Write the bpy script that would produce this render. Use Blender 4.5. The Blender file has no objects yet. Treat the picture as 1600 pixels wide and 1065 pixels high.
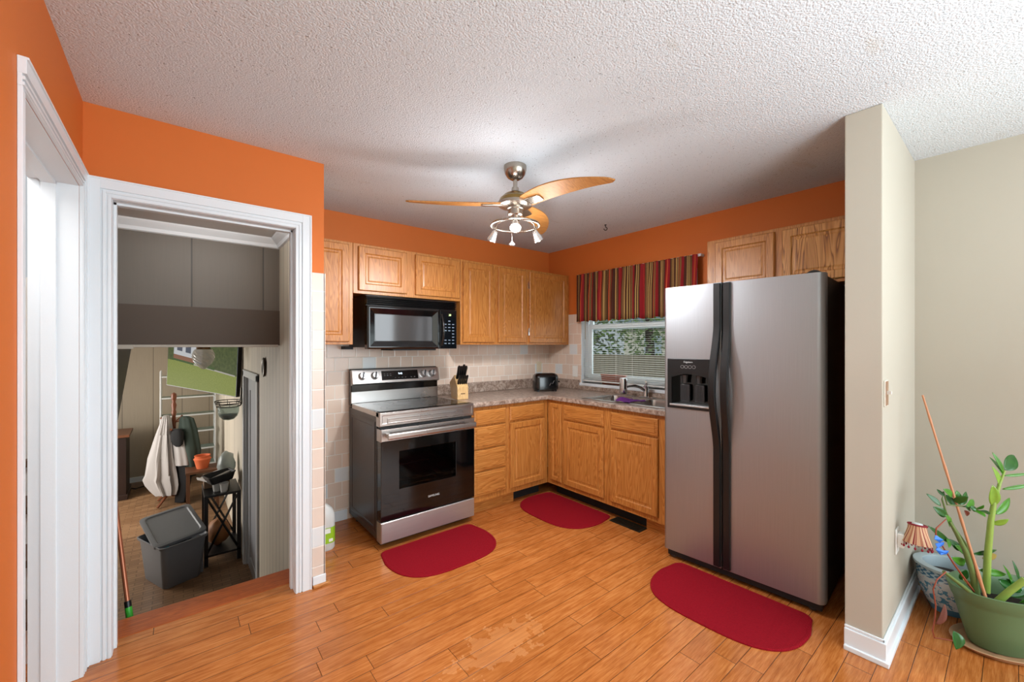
import bpy, bmesh, math, random
from mathutils import Vector, Matrix
random.seed(7)
PI = math.pi
SC = bpy.context.scene
COL = SC.collection

# ------------------------------------------------------------------ camera
cam_d = bpy.data.cameras.new('camera')
cam = bpy.data.objects.new('camera', cam_d)
COL.objects.link(cam)
SC.camera = cam
YAW = math.radians(50.833)
cam.location = (-3.273, -3.355, 1.372)
cam.rotation_euler = (PI/2, 0, YAW - PI/2)
cam_d.sensor_width = 36
cam_d.lens = 642.4/1600*36
cam_d.shift_y = 6.8/1600
cam_d.clip_start = .02

# ------------------------------------------------------------------ view, world, sun, big lights
SC.view_settings.view_transform = 'Standard'
SC.view_settings.look = 'None'
SC.view_settings.gamma = 1
SC.view_settings.use_curve_mapping = False
SC.view_settings.exposure = 0.12
SC.cycles.max_bounces = 8
SC.cycles.diffuse_bounces = 3
SC.cycles.glossy_bounces = 4
SC.cycles.transparent_max_bounces = 16
SC.cycles.sample_clamp_indirect = 4
SC.cycles.caustics_reflective = False
SC.cycles.caustics_refractive = False

W = bpy.data.worlds.new('sky'); SC.world = W
W.use_nodes = True
bg = W.node_tree.nodes['Background']
bg.inputs['Color'].default_value = (.90, .95, 1, 1)
bg.inputs['Strength'].default_value = .5

def light(name, kind, loc, energy, color=(1, 1, 1), size=None, size_y=None, target=None, rot=None, **kw):
    d = bpy.data.lights.new(name, kind); d.energy = energy; d.color = color
    o = bpy.data.objects.new(name, d); COL.objects.link(o); o.location = loc
    if kind == 'AREA':
        d.shape = 'RECTANGLE'; d.size = size; d.size_y = size_y or size
    elif kind == 'POINT' or kind == 'SPOT':
        d.shadow_soft_size = size or .03
    if target is not None:
        v = Vector(target) - Vector(loc)
        o.rotation_euler = v.to_track_quat('-Z', 'Y').to_euler()
    if rot is not None: o.rotation_euler = rot
    for k, v in kw.items(): setattr(d, k, v)
    return o

sun = light('sun', 'SUN', (0, 0, 8), 2.0, (1, .95, .85), rot=(math.radians(12), math.radians(-48), 0))
sun.data.angle = .02
# daylight: the big windows of the dining end behind the camera
light('rear_window_light', 'AREA', (-1.7, -6.85, 1.45), 110, (.82, .94, 1), 3.0, 1.7, target=(-1.7, 0, 1.15))
light('side_window_light', 'AREA', (-.22, -5.3, 1.45), 40, (.82, .94, 1), 1.8, 1.5, target=(-3.5, -4.2, 1.2))
# added upward fill behind the camera, no fitting there; stands in for bounced flash
light('ceiling_bounce_fill', 'AREA', (-2.2, -4.6, 1.15), 72, (.82, .94, 1), .9, .9, rot=(PI, 0, 0))
# daylight through the sink window
light('sink_window_light', 'AREA', (.17, -1.09, 1.5), 6, (.95, .98, 1), 1.1, .9, target=(-3, -1.3, .7))
# lower room daylight, upstairs lamp
light('lower_room_window_light', 'AREA', (-5.3, 4.0, .3), 80, (1, .96, .9), 2.0, 1.3, target=(-2.8, 3.6, -.2))
light('stairwell_fill', 'AREA', (-3.13, -.66, 2.08), 2.6, (1, .97, .93), .5, .06, target=(-3.13, .0, 1.9))  # unseen fill added above the doorway header to brighten ceiling and crown
light('upstairs_light', 'AREA', (-4.15, -1.2, 2.36), 16, (1, .98, .96), .7, .9, target=(-4.1, -.9, 0))

# ------------------------------------------------------------------ materials
MATS = {}
class NT:
    def __init__(s, m):
        m.use_nodes = True; s.t = m.node_tree; s.n = s.t.nodes; s.b = s.n['Principled BSDF']; s.out = s.n['Material Output']
    def N(s, typ, **kw):
        n = s.n.new(typ)
        for k, v in kw.items(): setattr(n, k, v)
        return n
    def L(s, a, b): s.t.links.new(a, b)
    def val(s, sock, v):
        if hasattr(v, 'links') or hasattr(v, 'is_linked'): s.L(v, sock)
        else: sock.default_value = v
    def math(s, op, a, b=0, c=None):
        n = s.N('ShaderNodeMath', operation=op)
        s.val(n.inputs[0], a); s.val(n.inputs[1], b)
        if c is not None: s.val(n.inputs[2], c)
        return n.outputs[0]
    def co(s): return s.N('ShaderNodeTexCoord').outputs['Object']
    def xyz(s, v):
        n = s.N('ShaderNodeSeparateXYZ'); s.L(v, n.inputs[0]); return n.outputs
    def comb(s, x, y, z=0):
        n = s.N('ShaderNodeCombineXYZ')
        for i, a in enumerate((x, y, z)): s.val(n.inputs[i], a)
        return n.outputs[0]
    def map(s, v, scale=(1, 1, 1), loc=(0, 0, 0), rot=(0, 0, 0)):
        n = s.N('ShaderNodeMapping'); s.L(v, n.inputs[0]); n.inputs['Scale'].default_value = scale
        s.val(n.inputs['Location'], loc); n.inputs['Rotation'].default_value = rot
        return n.outputs[0]
    def noise(s, v, scale=5, detail=3, rough=.5, dist=0):
        n = s.N('ShaderNodeTexNoise'); s.L(v, n.inputs['Vector'])
        n.inputs['Scale'].default_value = scale; n.inputs['Detail'].default_value = detail
        n.inputs['Roughness'].default_value = rough; n.inputs['Distortion'].default_value = dist
        return n.outputs['Fac']
    def white(s, v):
        n = s.N('ShaderNodeTexWhiteNoise', noise_dimensions='3D'); s.L(v, n.inputs['Vector']); return n.outputs['Value']
    def ramp(s, f, stops, interp='LINEAR'):
        n = s.N('ShaderNodeValToRGB'); s.L(f, n.inputs[0]); n.color_ramp.interpolation = interp
        e = n.color_ramp.elements
        while len(e) < len(stops): e.new(.5)
        for i, (p, c) in enumerate(stops):
            e[i].position = p; e[i].color = tuple(c)+(1,) if len(c) == 3 else c
        return n.outputs[0]
    def mix(s, f, a, b, mode='MIX'):
        n = s.N('ShaderNodeMix', data_type='RGBA', blend_type=mode)
        s.val(n.inputs[0], f)
        for i, a_ in ((6, a), (7, b)):
            if isinstance(a_, tuple): n.inputs[i].default_value = a_+(1,) if len(a_) == 3 else a_
            else: s.L(a_, n.inputs[i])
        return n.outputs[2]
    def bump(s, h, strength=.3, dist=.01):
        n = s.N('ShaderNodeBump'); n.inputs['Strength'].default_value = strength; n.inputs['Distance'].default_value = dist
        s.L(h, n.inputs['Height']); s.L(n.outputs[0], s.b.inputs['Normal'])

def lin(r, g, b):
    f = lambda c: (c/255/12.92) if c/255 <= .04045 else ((c/255+.055)/1.055)**2.4
    return (f(r), f(g), f(b))

def mat(name, rgb=(200, 200, 200), rough=.5, metal=0, var=.0, vscale=8, bump=0, bscale=60, spec=.5, emit=None, estr=0, alpha=None, coat=0, trans=0):
    """plain procedural material: base colour with faint noise variation and optional bump"""
    if name in MATS: return MATS[name]
    m = bpy.data.materials.new(name); t = NT(m); b = t.b
    c = lin(*rgb)
    b.inputs['Base Color'].default_value = c+(1,)
    b.inputs['Roughness'].default_value = rough; b.inputs['Metallic'].default_value = metal
    b.inputs['Specular IOR Level'].default_value = spec
    if coat: b.inputs['Coat Weight'].default_value = coat; b.inputs['Coat Roughness'].default_value = .1
    if trans: b.inputs['Transmission Weight'].default_value = trans
    if var or bump:
        co = t.co()
    if var:
        f = t.noise(co, vscale, 4)
        t.L(t.mix(f, tuple(max(0, x*(1-var)) for x in c), tuple(min(1, x*(1+var)) for x in c)), b.inputs['Base Color'])
    if bump: t.bump(t.noise(co, bscale, 3), bump, .004)
    if emit:
        b.inputs['Emission Color'].default_value = lin(*emit)+(1,); b.inputs['Emission Strength'].default_value = estr
    MATS[name] = m
    return m

def oak(name, c1, c2, c3, vertical=True, rough=.38, figure=1.0, rw=.38):
    m = bpy.data.materials.new(name); t = NT(m); co = t.co()
    rnd = t.N('ShaderNodeObjectInfo').outputs['Random']
    off = t.math('MULTIPLY', rnd, 37.0)
    v = t.map(co, (1, 1, 1), loc=t.comb(off, off, off))
    s = (1, 1, .09) if vertical else (.09, 1, 1)
    vs = t.map(v, s)
    broad = t.noise(vs, 9, 3, .5, .4)
    w = t.math('MULTIPLY', broad, 26*figure)
    rings = t.math('FRACT', w)
    ringsoft = t.ramp(rings, [(0, (.9,)*3), (.55, (.35,)*3), (.8, (.1,)*3), (1, (.9,)*3)])
    fine = t.noise(t.map(v, (1, 1, .025) if vertical else (.025, 1, 1)), 160, 3, .6)
    f = t.math('ADD', t.math('MULTIPLY', ringsoft, rw), t.math('MULTIPLY', fine, 1-rw))
    col = t.ramp(f, [(.2, c3), (.45, c2), (.7, c1)])
    t.L(col, t.b.inputs['Base Color'])
    t.b.inputs['Roughness'].default_value = rough
    t.bump(fine, .08, .002)
    return m

def brushed(name, rgb, rough=.28, stretch=(200, 200, 1.2), amt=.1, metal=1):
    m = bpy.data.materials.new(name); t = NT(m); co = t.co()
    n1 = t.noise(t.map(co, stretch), 3, 3)
    n2 = t.noise(co, 2.2, 3)
    c = lin(*rgb)
    t.L(t.mix(n1, tuple(x*.88 for x in c), tuple(min(1, x*1.1) for x in c)), t.b.inputs['Base Color'])
    t.b.inputs['Metallic'].default_value = metal
    r = t.math('ADD', t.math('MULTIPLY', n2, amt), rough-amt/2)
    t.L(r, t.b.inputs['Roughness'])
    t.bump(n1, .03, .001)
    MATS[name] = m
    return m

def tile_mat(name, axis, base=(228, 205, 187), alt=(222, 224, 224), size=.108, running=True, zoff=0, p=.07, rough=.22):
    """square wall tiles, a few pale ones; axis = horizontal world axis"""
    m = bpy.data.materials.new(name); t = NT(m); x, y, z = t.xyz(t.co())
    u = x if axis == 'x' else y
    row = t.math('FLOOR', t.math('DIVIDE', t.math('ADD', z, zoff), size))
    sh = t.math('MULTIPLY', t.math('MODULO', t.math('ABSOLUTE', row), 2.0), .5 if running else 0)
    uu = t.math('ADD', t.math('DIVIDE', u, size), sh)
    cu = t.math('FLOOR', uu)
    fu = t.math('SUBTRACT', uu, cu)
    fv = t.math('FRACT', t.math('DIVIDE', t.math('ADD', z, zoff), size))
    du = t.math('MINIMUM', fu, t.math('SUBTRACT', 1.0, fu))
    dv = t.math('MINIMUM', fv, t.math('SUBTRACT', 1.0, fv))
    d = t.math('MINIMUM', du, dv)
    grout = t.math('LESS_THAN', d, .022)
    r = t.white(t.comb(cu, row, 3.3))
    pale = t.math('LESS_THAN', r, p)
    r2 = t.white(t.comb(cu, row, 9.1))
    c = lin(*base)
    basec = t.mix(r2, tuple(k*.95 for k in c), tuple(min(1, k*1.05) for k in c))
    col = t.mix(pale, basec, lin(*alt))
    col = t.mix(grout, col, lin(240, 234, 226))
    t.L(col, t.b.inputs['Base Color'])
    t.b.inputs['Roughness'].default_value = rough
    edge = t.math('MINIMUM', t.math('DIVIDE', d, .05), 1.0)
    t.bump(edge, .35, .002)
    return m

# paint, ceiling
def paint(name, rgb, rough=.6, spec=.3):
    m = bpy.data.materials.new(name); t = NT(m); co = t.co(); c = lin(*rgb)
    f = t.noise(co, 1.6, 4)
    t.L(t.mix(f, tuple(x*.96 for x in c), tuple(min(1, x*1.04) for x in c)), t.b.inputs['Base Color'])
    t.b.inputs['Roughness'].default_value = rough; t.b.inputs['Specular IOR Level'].default_value = spec
    t.bump(t.noise(co, 140, 2), .08, .002)
    return m
M_ORANGE = paint('orange_wall_paint', (210, 112, 48))
M_BEIGE = paint('beige_wall_paint', (186, 178, 163))
M_WHITE = paint('white_trim_paint', (228, 233, 237), .35, .5)
M_WHITE2 = paint('white_wall_paint', (232, 232, 228), .5)

def ceiling_mat():
    m = bpy.data.materials.new('popcorn_ceiling'); t = NT(m); co = t.co()
    v = t.N('ShaderNodeTexVoronoi'); t.L(co, v.inputs['Vector']); v.inputs['Scale'].default_value = 165; v.feature = 'SMOOTH_F1'
    n1 = t.noise(co, 280, 2, .5)
    h = t.math('SUBTRACT', t.math('MULTIPLY', n1, .5), v.outputs['Distance'])
    dark = t.math('GREATER_THAN', t.noise(co, 95, 2, .6), .69)
    st = t.ramp(t.noise(t.map(co, (1.2, 3, 1)), 3.1, 4), [(.66, (1, 1, 1)), (.76, (.93, .89, .84))])
    base = t.mix(dark, lin(218, 224, 229), lin(160, 160, 160))
    t.L(t.mix(1.0, base, st, 'MULTIPLY'), t.b.inputs['Base Color'])
    t.b.inputs['Roughness'].default_value = .9; t.b.inputs['Specular IOR Level'].default_value = .1
    t.bump(h, .55, .006)
    return m
M_CEIL = ceiling_mat()

def floor_mat():
    m = bpy.data.materials.new('bamboo_plank_floor'); t = NT(m); co = t.co(); x, y, z = t.xyz(co)
    wd, ln = .096, .93
    v = t.math('DIVIDE', y, wd); row = t.math('FLOOR', v); fv = t.math('SUBTRACT', v, row)
    sh = t.math('MULTIPLY', t.white(t.comb(row, 1.7, .3)), 7.0)
    u = t.math('ADD', t.math('DIVIDE', x, ln), sh); cu = t.math('FLOOR', u); fu = t.math('SUBTRACT', u, cu)
    dv = t.math('MULTIPLY', t.math('MINIMUM', fv, t.math('SUBTRACT', 1.0, fv)), wd)
    du = t.math('MULTIPLY', t.math('MINIMUM', fu, t.math('SUBTRACT', 1.0, fu)), ln)
    d = t.math('MINIMUM', du, dv)
    gap = t.math('LESS_THAN', d, .0012)
    r = t.white(t.comb(cu, row, 5.0)); r2 = t.white(t.comb(cu, row, 8.0))
    gv = t.comb(t.math('ADD', x, t.math('MULTIPLY', r, 9)), t.math('MULTIPLY', y, 1), t.math('MULTIPLY', r2, 5))
    g1 = t.noise(t.map(gv, (1.2, 14, 1)), 6, 4, .55, .3)
    g2 = t.noise(t.map(gv, (3, 90, 1)), 5, 3, .6)
    blot = t.noise(co, 3.5, 5, .6)
    f = t.math('ADD', t.math('ADD', t.math('MULTIPLY', g1, .42), t.math('MULTIPLY', g2, .38)), t.math('MULTIPLY', blot, .2))
    col = t.ramp(f, [(.36, lin(146, 78, 30)), (.5, lin(180, 106, 50)), (.64, lin(202, 132, 74))])
    tint = t.mix(r, (.90, .87, .83), (1.05, 1.04, 1.03))
    col = t.mix(1.0, col, tint, 'MULTIPLY')
    # worn patch where the finish has rubbed off
    wx = t.math('DIVIDE', t.math('ADD', x, 2.13), .36); wy = t.math('DIVIDE', t.math('ADD', y, 1.86), .16)
    rr = t.math('SQRT', t.math('ADD', t.math('MULTIPLY', wx, wx), t.math('MULTIPLY', wy, wy)))
    wear = t.math('GREATER_THAN', t.math('SUBTRACT', t.math('MULTIPLY', t.noise(co, 16, 3, .6), 1.9), rr), .35)
    col = t.mix(t.math('MULTIPLY', wear, .16), col, lin(214, 146, 74))
    col = t.mix(gap, col, lin(78, 42, 18))
    t.L(col, t.b.inputs['Base Color'])
    rough = t.math('ADD', t.math('MULTIPLY', blot, .16), t.math('ADD', .13, t.math('MULTIPLY', wear, .2)))
    t.L(rough, t.b.inputs['Roughness'])
    t.b.inputs['Specular IOR Level'].default_value = .5
    h = t.math('ADD', t.math('MINIMUM', t.math('DIVIDE', d, .003), 1.0), t.math('MULTIPLY', g1, .12))
    t.bump(h, .35, .002)
    return m
M_FLOOR = floor_mat()

def grooved(name, axis, rgb, spacing=.12, grain=.25, rough=.55):
    """vertical tongue-and-groove / sheet panelling"""
    m = bpy.data.materials.new(name); t = NT(m); co = t.co(); x, y, z = t.xyz(co)
    u = x if axis == 'x' else y
    w = t.math('DIVIDE', u, spacing); cu = t.math('FLOOR', w); fu = t.math('SUBTRACT', w, cu)
    d = t.math('MINIMUM', fu, t.math('SUBTRACT', 1.0, fu))
    gr = t.math('LESS_THAN', d, .004/spacing)
    r = t.white(t.comb(cu, 2.0, 1.0))
    g = t.noise(t.map(co, (30, 30, 1.0)), 3, 4, .6)
    c = lin(*rgb)
    f = t.math('ADD', t.math('MULTIPLY', g, .7), t.math('MULTIPLY', r, .3))
    col = t.mix(f, tuple(k*(1-grain) for k in c), tuple(min(1, k*(1+grain)) for k in c))
    col = t.mix(gr, col, tuple(k*.35 for k in c))
    t.L(col, t.b.inputs['Base Color']); t.b.inputs['Roughness'].default_value = rough
    t.bump(t.math('MINIMUM', t.math('DIVIDE', d, .04), 1.0), .3, .003)
    return m
M_PANEL = grooved('painted_wood_panelling', 'y', (204, 194, 176), .135, .3)
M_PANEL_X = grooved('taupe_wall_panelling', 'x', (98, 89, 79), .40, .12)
M_PANEL_FAR = grooved('tan_wall_panelling', 'x', (170, 156, 136), .40, .15)

def parquet():
    m = bpy.data.materials.new('lower_parquet_floor'); t = NT(m); co = t.co()
    b = t.N('ShaderNodeTexBrick'); t.L(co, b.inputs['Vector']); b.inputs['Scale'].default_value = 1
    b.inputs['Brick Width'].default_value = .15; b.inputs['Row Height'].default_value = .05
    b.inputs['Mortar Size'].default_value = .003
    b.inputs['Color1'].default_value = lin(150, 116, 84)+(1,); b.inputs['Color2'].default_value = lin(120, 88, 60)+(1,)
    b.inputs['Mortar'].default_value = lin(82, 60, 42)+(1,)
    n = t.noise(co, 5, 4)
    t.L(t.mix(t.math('MULTIPLY', n, .5), b.outputs['Color'], lin(95, 66, 44)), t.b.inputs['Base Color'])
    t.b.inputs['Roughness'].default_value = .4
    return m
M_PARQ = parquet()

OAKC = (lin(200, 136, 70), lin(180, 113, 50), lin(140, 81, 30))
M_OAK = oak('golden_oak_vertical', *OAKC)
M_OAKH = oak('golden_oak_horizontal', *OAKC, vertical=False)
M_OAKFIG = oak('golden_oak_figured', lin(216, 154, 88), lin(196, 130, 62), lin(128, 72, 28), vertical=True, figure=.8, rw=.75)

def laminate():
    m = bpy.data.materials.new('mottled_brown_laminate'); t = NT(m); co = t.co()
    a = t.noise(co, 26, 6, .68, .6); b = t.noise(co, 90, 4, .7)
    f = t.math('ADD', t.math('MULTIPLY', a, .65), t.math('MULTIPLY', b, .35))
    t.L(t.ramp(f, [(.34, lin(98, 74, 62)), (.46, lin(140, 118, 104)), (.55, lin(176, 156, 142)), (.68, lin(206, 190, 178))]), t.b.inputs['Base Color'])
    t.b.inputs['Roughness'].default_value = .3
    return m
M_LAM = laminate()

def striped():
    m = bpy.data.materials.new('striped_valance_cloth'); t = NT(m); x, y, z = t.xyz(t.co())
    f = t.math('FRACT', t.math('DIVIDE', x, .235))
    R, G, D, O = lin(150, 36, 40), lin(196, 160, 96), lin(78, 44, 32), lin(196, 84, 46)
    T = lin(120, 88, 52)
    st = [(0, D), (.07, G), (.09, D), (.12, G), (.14, T), (.2, D), (.24, R), (.34, O), (.37, R), (.43, D), (.46, T), (.52, G), (.55, T), (.60, D), (.66, G), (.68, D), (.71, G), (.73, D), (.78, O), (.81, T), (.88, R), (.95, D)]
    t.L(t.ramp(f, st, 'CONSTANT'), t.b.inputs['Base Color'])
    t.b.inputs['Roughness'].default_value = .75; t.b.inputs['Specular IOR Level'].default_value = .2
    return m

def rug_mat():
    m = bpy.data.materials.new('red_woven_mat'); t = NT(m); co = t.co()
    w = t.N('ShaderNodeTexWave'); t.L(co, w.inputs['Vector']); w.inputs['Scale'].default_value = 60; w.inputs['Distortion'].default_value = 2
    n = t.noise(co, 120, 3)
    f = t.math('ADD', t.math('MULTIPLY', w.outputs['Fac'], .3), t.math('MULTIPLY', n, .7))
    t.L(t.mix(f, lin(112, 5, 18), lin(156, 15, 32)), t.b.inputs['Base Color'])
    t.b.inputs['Roughness'].default_value = .9; t.b.inputs['Specular IOR Level'].default_value = .15
    t.bump(f, .6, .004)
    return m

def porcelain():
    m = bpy.data.materials.new('blue_white_porcelain'); t = NT(m); co = t.co(); x, y, z = t.xyz(co)
    n1 = t.noise(co, 38, 4, .6, .8); n2 = t.noise(co, 60, 2, .5)
    leaf = t.math('GREATER_THAN', n1, .535)
    ang = t.math('ARCTAN2', y, x)
    band1 = t.math('MULTIPLY', t.math('GREATER_THAN', z, .176), t.math('LESS_THAN', z, .212))
    scal = t.math('GREATER_THAN', t.math('SINE', t.math('ADD', t.math('MULTIPLY', ang, 22), t.math('MULTIPLY', t.math('SINE', t.math('MULTIPLY', z, 330)), 1.6))), .0)
    body = t.mix(leaf, lin(216, 222, 224), t.mix(n2, lin(60, 120, 158), lin(118, 178, 200)))
    body = t.mix(t.math('GREATER_THAN', n2, .66), body, lin(216, 186, 190))
    bnd = t.mix(scal, lin(186, 206, 216), lin(74, 122, 156))
    col = t.mix(band1, body, bnd)
    rad = t.math('SQRT', t.math('ADD', t.math('MULTIPLY', x, x), t.math('MULTIPLY', y, y)))
    inner = t.math('MULTIPLY', t.math('GREATER_THAN', z, .15), t.math('LESS_THAN', rad, .1005))
    col = t.mix(t.math('MAXIMUM', inner, t.math('GREATER_THAN', z, .2105)), col, lin(176, 190, 196))
    low = t.math('LESS_THAN', z, .035)
    col = t.mix(low, col, lin(90, 140, 170))
    t.L(col, t.b.inputs['Base Color']); t.b.inputs['Roughness'].default_value = .18
    return m

def see_through(name, rgb=(230, 238, 238), transp=.85, rough=.05, body=None):
    m = bpy.data.materials.new(name); t = NT(m)
    tr = t.N('ShaderNodeBsdfTransparent'); tr.inputs[0].default_value = lin(*rgb)+(1,)
    mx = t.N('ShaderNodeMixShader'); mx.inputs[0].default_value = transp
    t.b.inputs['Base Color'].default_value = lin(*(body or rgb))+(1,); t.b.inputs['Roughness'].default_value = rough
    t.L(t.b.outputs[0], mx.inputs[1]); t.L(tr.outputs[0], mx.inputs[2]); t.L(mx.outputs[0], t.out.inputs[0])
    MATS[name] = m
    return m

M_STEEL = brushed('brushed_stainless', (172, 174, 177), .47)
M_STEELH = brushed('brushed_stainless_horizontal', (190, 184, 180), .28, (1.2, 200, 200))
M_STEELD = brushed('brushed_stainless_drawer', (186, 180, 176), .46, (1.2, 200, 200))
M_NICKEL = brushed('brushed_nickel', (176, 166, 154), .26, (40, 40, 40))
M_CHROME = mat('polished_chrome', (215, 215, 218), .08, 1)
M_BLACKGLOSS = mat('glossy_black_plastic', (10, 10, 11), .12, coat=.5)
M_BLACK = mat('satin_black_plastic', (12, 12, 13), .38)
M_BLACKMATTE = mat('matte_black', (16, 16, 17), .6)
M_DARKSIDE = mat('dark_enamel_side', (40, 32, 30), .28, var=.08)
M_GLASSBLACK = mat('black_ceramic_glass', (8, 8, 9), .06)
M_FRIDGESIDE = mat('textured_black_side', (16, 14, 14), .5, bump=.2, bscale=300)
M_GLASS = see_through('clear_glass', (240, 246, 246), .93, .02, (10, 12, 12))
M_TINT = see_through('tinted_oven_glass', (190, 188, 186), .85, .03, (6, 6, 6))
M_RUG = rug_mat()

# ------------------------------------------------------------------ mesh helpers
class MB:
    def __init__(s): s.v = []; s.f = []; s.sm = []; s.mi = []
    def add(s, verts, faces, smooth=False, mi=0):
        o = len(s.v); s.v += [tuple(p) for p in verts]
        for f in faces: s.f.append([i+o for i in f]); s.sm.append(smooth); s.mi.append(mi)
        return s
    def box(s, x0, y0, z0, x1, y1, z1, mi=0):
        x0, x1 = sorted((x0, x1)); y0, y1 = sorted((y0, y1)); z0, z1 = sorted((z0, z1))
        v = [(x, y, z) for z in (z0, z1) for y in (y0, y1) for x in (x0, x1)]
        return s.add(v, [(0, 2, 3, 1), (4, 5, 7, 6), (0, 1, 5, 4), (2, 6, 7, 3), (0, 4, 6, 2), (1, 3, 7, 5)], mi=mi)
    def loft(s, loops, cap0=True, cap1=True, smooth=False, closed=True, mi=0):
        n = len(loops[0]); v = [p for l in loops for p in l]; f = []
        for a in range(len(loops)-1):
            for i in range(n if closed else n-1):
                j = (i+1) % n
                f.append((a*n+i, a*n+j, (a+1)*n+j, (a+1)*n+i))
        if cap0: f.append(tuple(reversed(range(n))))
        if cap1: f.append(tuple((len(loops)-1)*n+i for i in range(n)))
        return s.add(v, f, smooth, mi)
    def lathe(s, prof, c=(0, 0, 0), n=32, axis='z', cap0=True, cap1=True, smooth=True, mi=0, mtx=None):
        loops = []
        for r, h in prof:
            l = []
            for i in range(n):
                a = 2*PI*i/n; p = (r*math.cos(a), r*math.sin(a), h)
                if axis == 'x': p = (p[2], p[0], p[1])
                elif axis == 'y': p = (p[1], p[2], p[0])
                p = Vector(p)
                if mtx: p = mtx @ p
                l.append((p[0]+c[0], p[1]+c[1], p[2]+c[2]))
            loops.append(l)
        return s.loft(loops, cap0, cap1, smooth, mi=mi)
    def tube(s, pts, r, n=10, smooth=True, cap=True, flat=1.0, mi=0):
        pts = [Vector(p) for p in pts]; rs = r if isinstance(r, (list, tuple)) else [r]*len(pts)
        loops = []; up = None
        for i, p in enumerate(pts):
            d = (pts[min(i+1, len(pts)-1)]-pts[max(i-1, 0)]).normalized()
            if up is None:
                up = Vector((0, 0, 1)) if abs(d.z) < .9 else Vector((1, 0, 0))
            a = d.cross(up)
            if a.length < 1e-6: a = d.orthogonal()
            a.normalize(); b = a.cross(d).normalized(); up = b
            loops.append([tuple(p+a*math.cos(2*PI*k/n)*rs[i]+b*math.sin(2*PI*k/n)*rs[i]*flat) for k in range(n)])
        return s.loft(loops, cap, cap, smooth, mi=mi)
    def torus(s, c, R, r, n=40, m=8, mtx=None):
        pts = []
        v = []; f = []
        for i in range(n):
            for j in range(m):
                a = 2*PI*i/n; b = 2*PI*j/m
                p = Vector(((R+r*math.cos(b))*math.cos(a), (R+r*math.cos(b))*math.sin(a), r*math.sin(b)))
                if mtx: p = mtx @ p
                v.append(p+Vector(c))
                f.append((i*m+j, ((i+1) % n)*m+j, ((i+1) % n)*m+(j+1) % m, i*m+(j+1) % m))
        return s.add(v, f, True)
    def ball(s, c, r, sx=1, sy=1, sz=1, n=16, mi=0):
        prof = [(max(1e-4, r*math.sin(PI*i/n)), -r*math.cos(PI*i/n)) for i in range(n+1)]
        loops = [[(c[0]+sx*q*math.cos(2*PI*k/(n*2)), c[1]+sy*q*math.sin(2*PI*k/(n*2)), c[2]+sz*h) for k in range(n*2)] for q, h in prof]
        return s.loft(loops, True, True, True, mi=mi)
    def prism(s, poly, d0, d1, plane='xy', mi=0, smooth=False):
        def P(a, b, d): return {'xy': (a, b, d), 'xz': (a, d, b), 'yz': (d, a, b)}[plane]
        s.loft([[P(a, b, d0) for a, b in poly], [P(a, b, d1) for a, b in poly]], smooth=smooth, mi=mi); return s
    def cells(s, us, vs, solid, d0, d1, plane='xy'):
        """watertight slab from grid cells; solid(i,j) tells which are filled"""
        def P(a, b, d): return {'xy': (a, b, d), 'xz': (a, d, b), 'yz': (d, a, b)}[plane]
        nu, nv = len(us)-1, len(vs)-1
        idx = {}; verts = []
        def vid(i, j, k):
            if (i, j, k) not in idx:
                idx[(i, j, k)] = len(verts); verts.append(P(us[i], vs[j], (d0, d1)[k]))
            return idx[(i, j, k)]
        F = []
        S = lambda i, j: 0 <= i < nu and 0 <= j < nv and solid(i, j)
        for i in range(nu):
            for j in range(nv):
                if not S(i, j): continue
                for k in (0, 1):
                    q = [vid(i, j, k), vid(i+1, j, k), vid(i+1, j+1, k), vid(i, j+1, k)]
                    F.append(q if k else q[::-1])
                for (di, dj, a, b) in ((-1, 0, (i, j+1), (i, j)), (1, 0, (i+1, j), (i+1, j+1)), (0, -1, (i, j), (i+1, j)), (0, 1, (i+1, j+1), (i, j+1))):
                    if not S(i+di, j+dj):
                        F.append([vid(*a, 0), vid(*b, 0), vid(*b, 1), vid(*a, 1)])
        return s.add(verts, F)
    def front(s, x0, z0, x1, z1, prof, mi=0):
        """rectangular panel facing -y; prof = [(inset, y), ...] from the back edge to the middle"""
        loops = [[(x0+i, y, z0+i), (x1-i, y, z0+i), (x1-i, y, z1-i), (x0+i, y, z1-i)] for i, y in prof]
        return s.loft(loops, True, True, mi=mi)
    def xf(s, m):
        s.v = [tuple(m @ Vector(p)) for p in s.v]; return s

def obj(name, mb, material, parent=None, bev=0, seg=2, smooth_angle=40, fix=True, loc=None):
    me = bpy.data.meshes.new(name)
    me.from_pydata(mb.v, [], mb.f); me.validate()
    mats = material if isinstance(material, (list, tuple)) else [material]
    for m in mats: me.materials.append(m)
    if len(me.polygons) == len(mb.sm):
        me.polygons.foreach_set('use_smooth', mb.sm)
        me.polygons.foreach_set('material_index', mb.mi)
    if fix:
        b = bmesh.new(); b.from_mesh(me); bmesh.ops.recalc_face_normals(b, faces=b.faces); b.to_mesh(me); b.free()
    if any(mb.sm): me.set_sharp_from_angle(angle=math.radians(smooth_angle))
    o = bpy.data.objects.new(name, me); COL.objects.link(o)
    if parent is not None: o.parent = parent
    if loc is not None: o.location = loc
    if bev:
        md = o.modifiers.new('edge', 'BEVEL'); md.width = bev; md.segments = seg; md.limit_method = 'ANGLE'; md.angle_limit = math.radians(35)
        md.harden_normals = False
    return o

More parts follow.
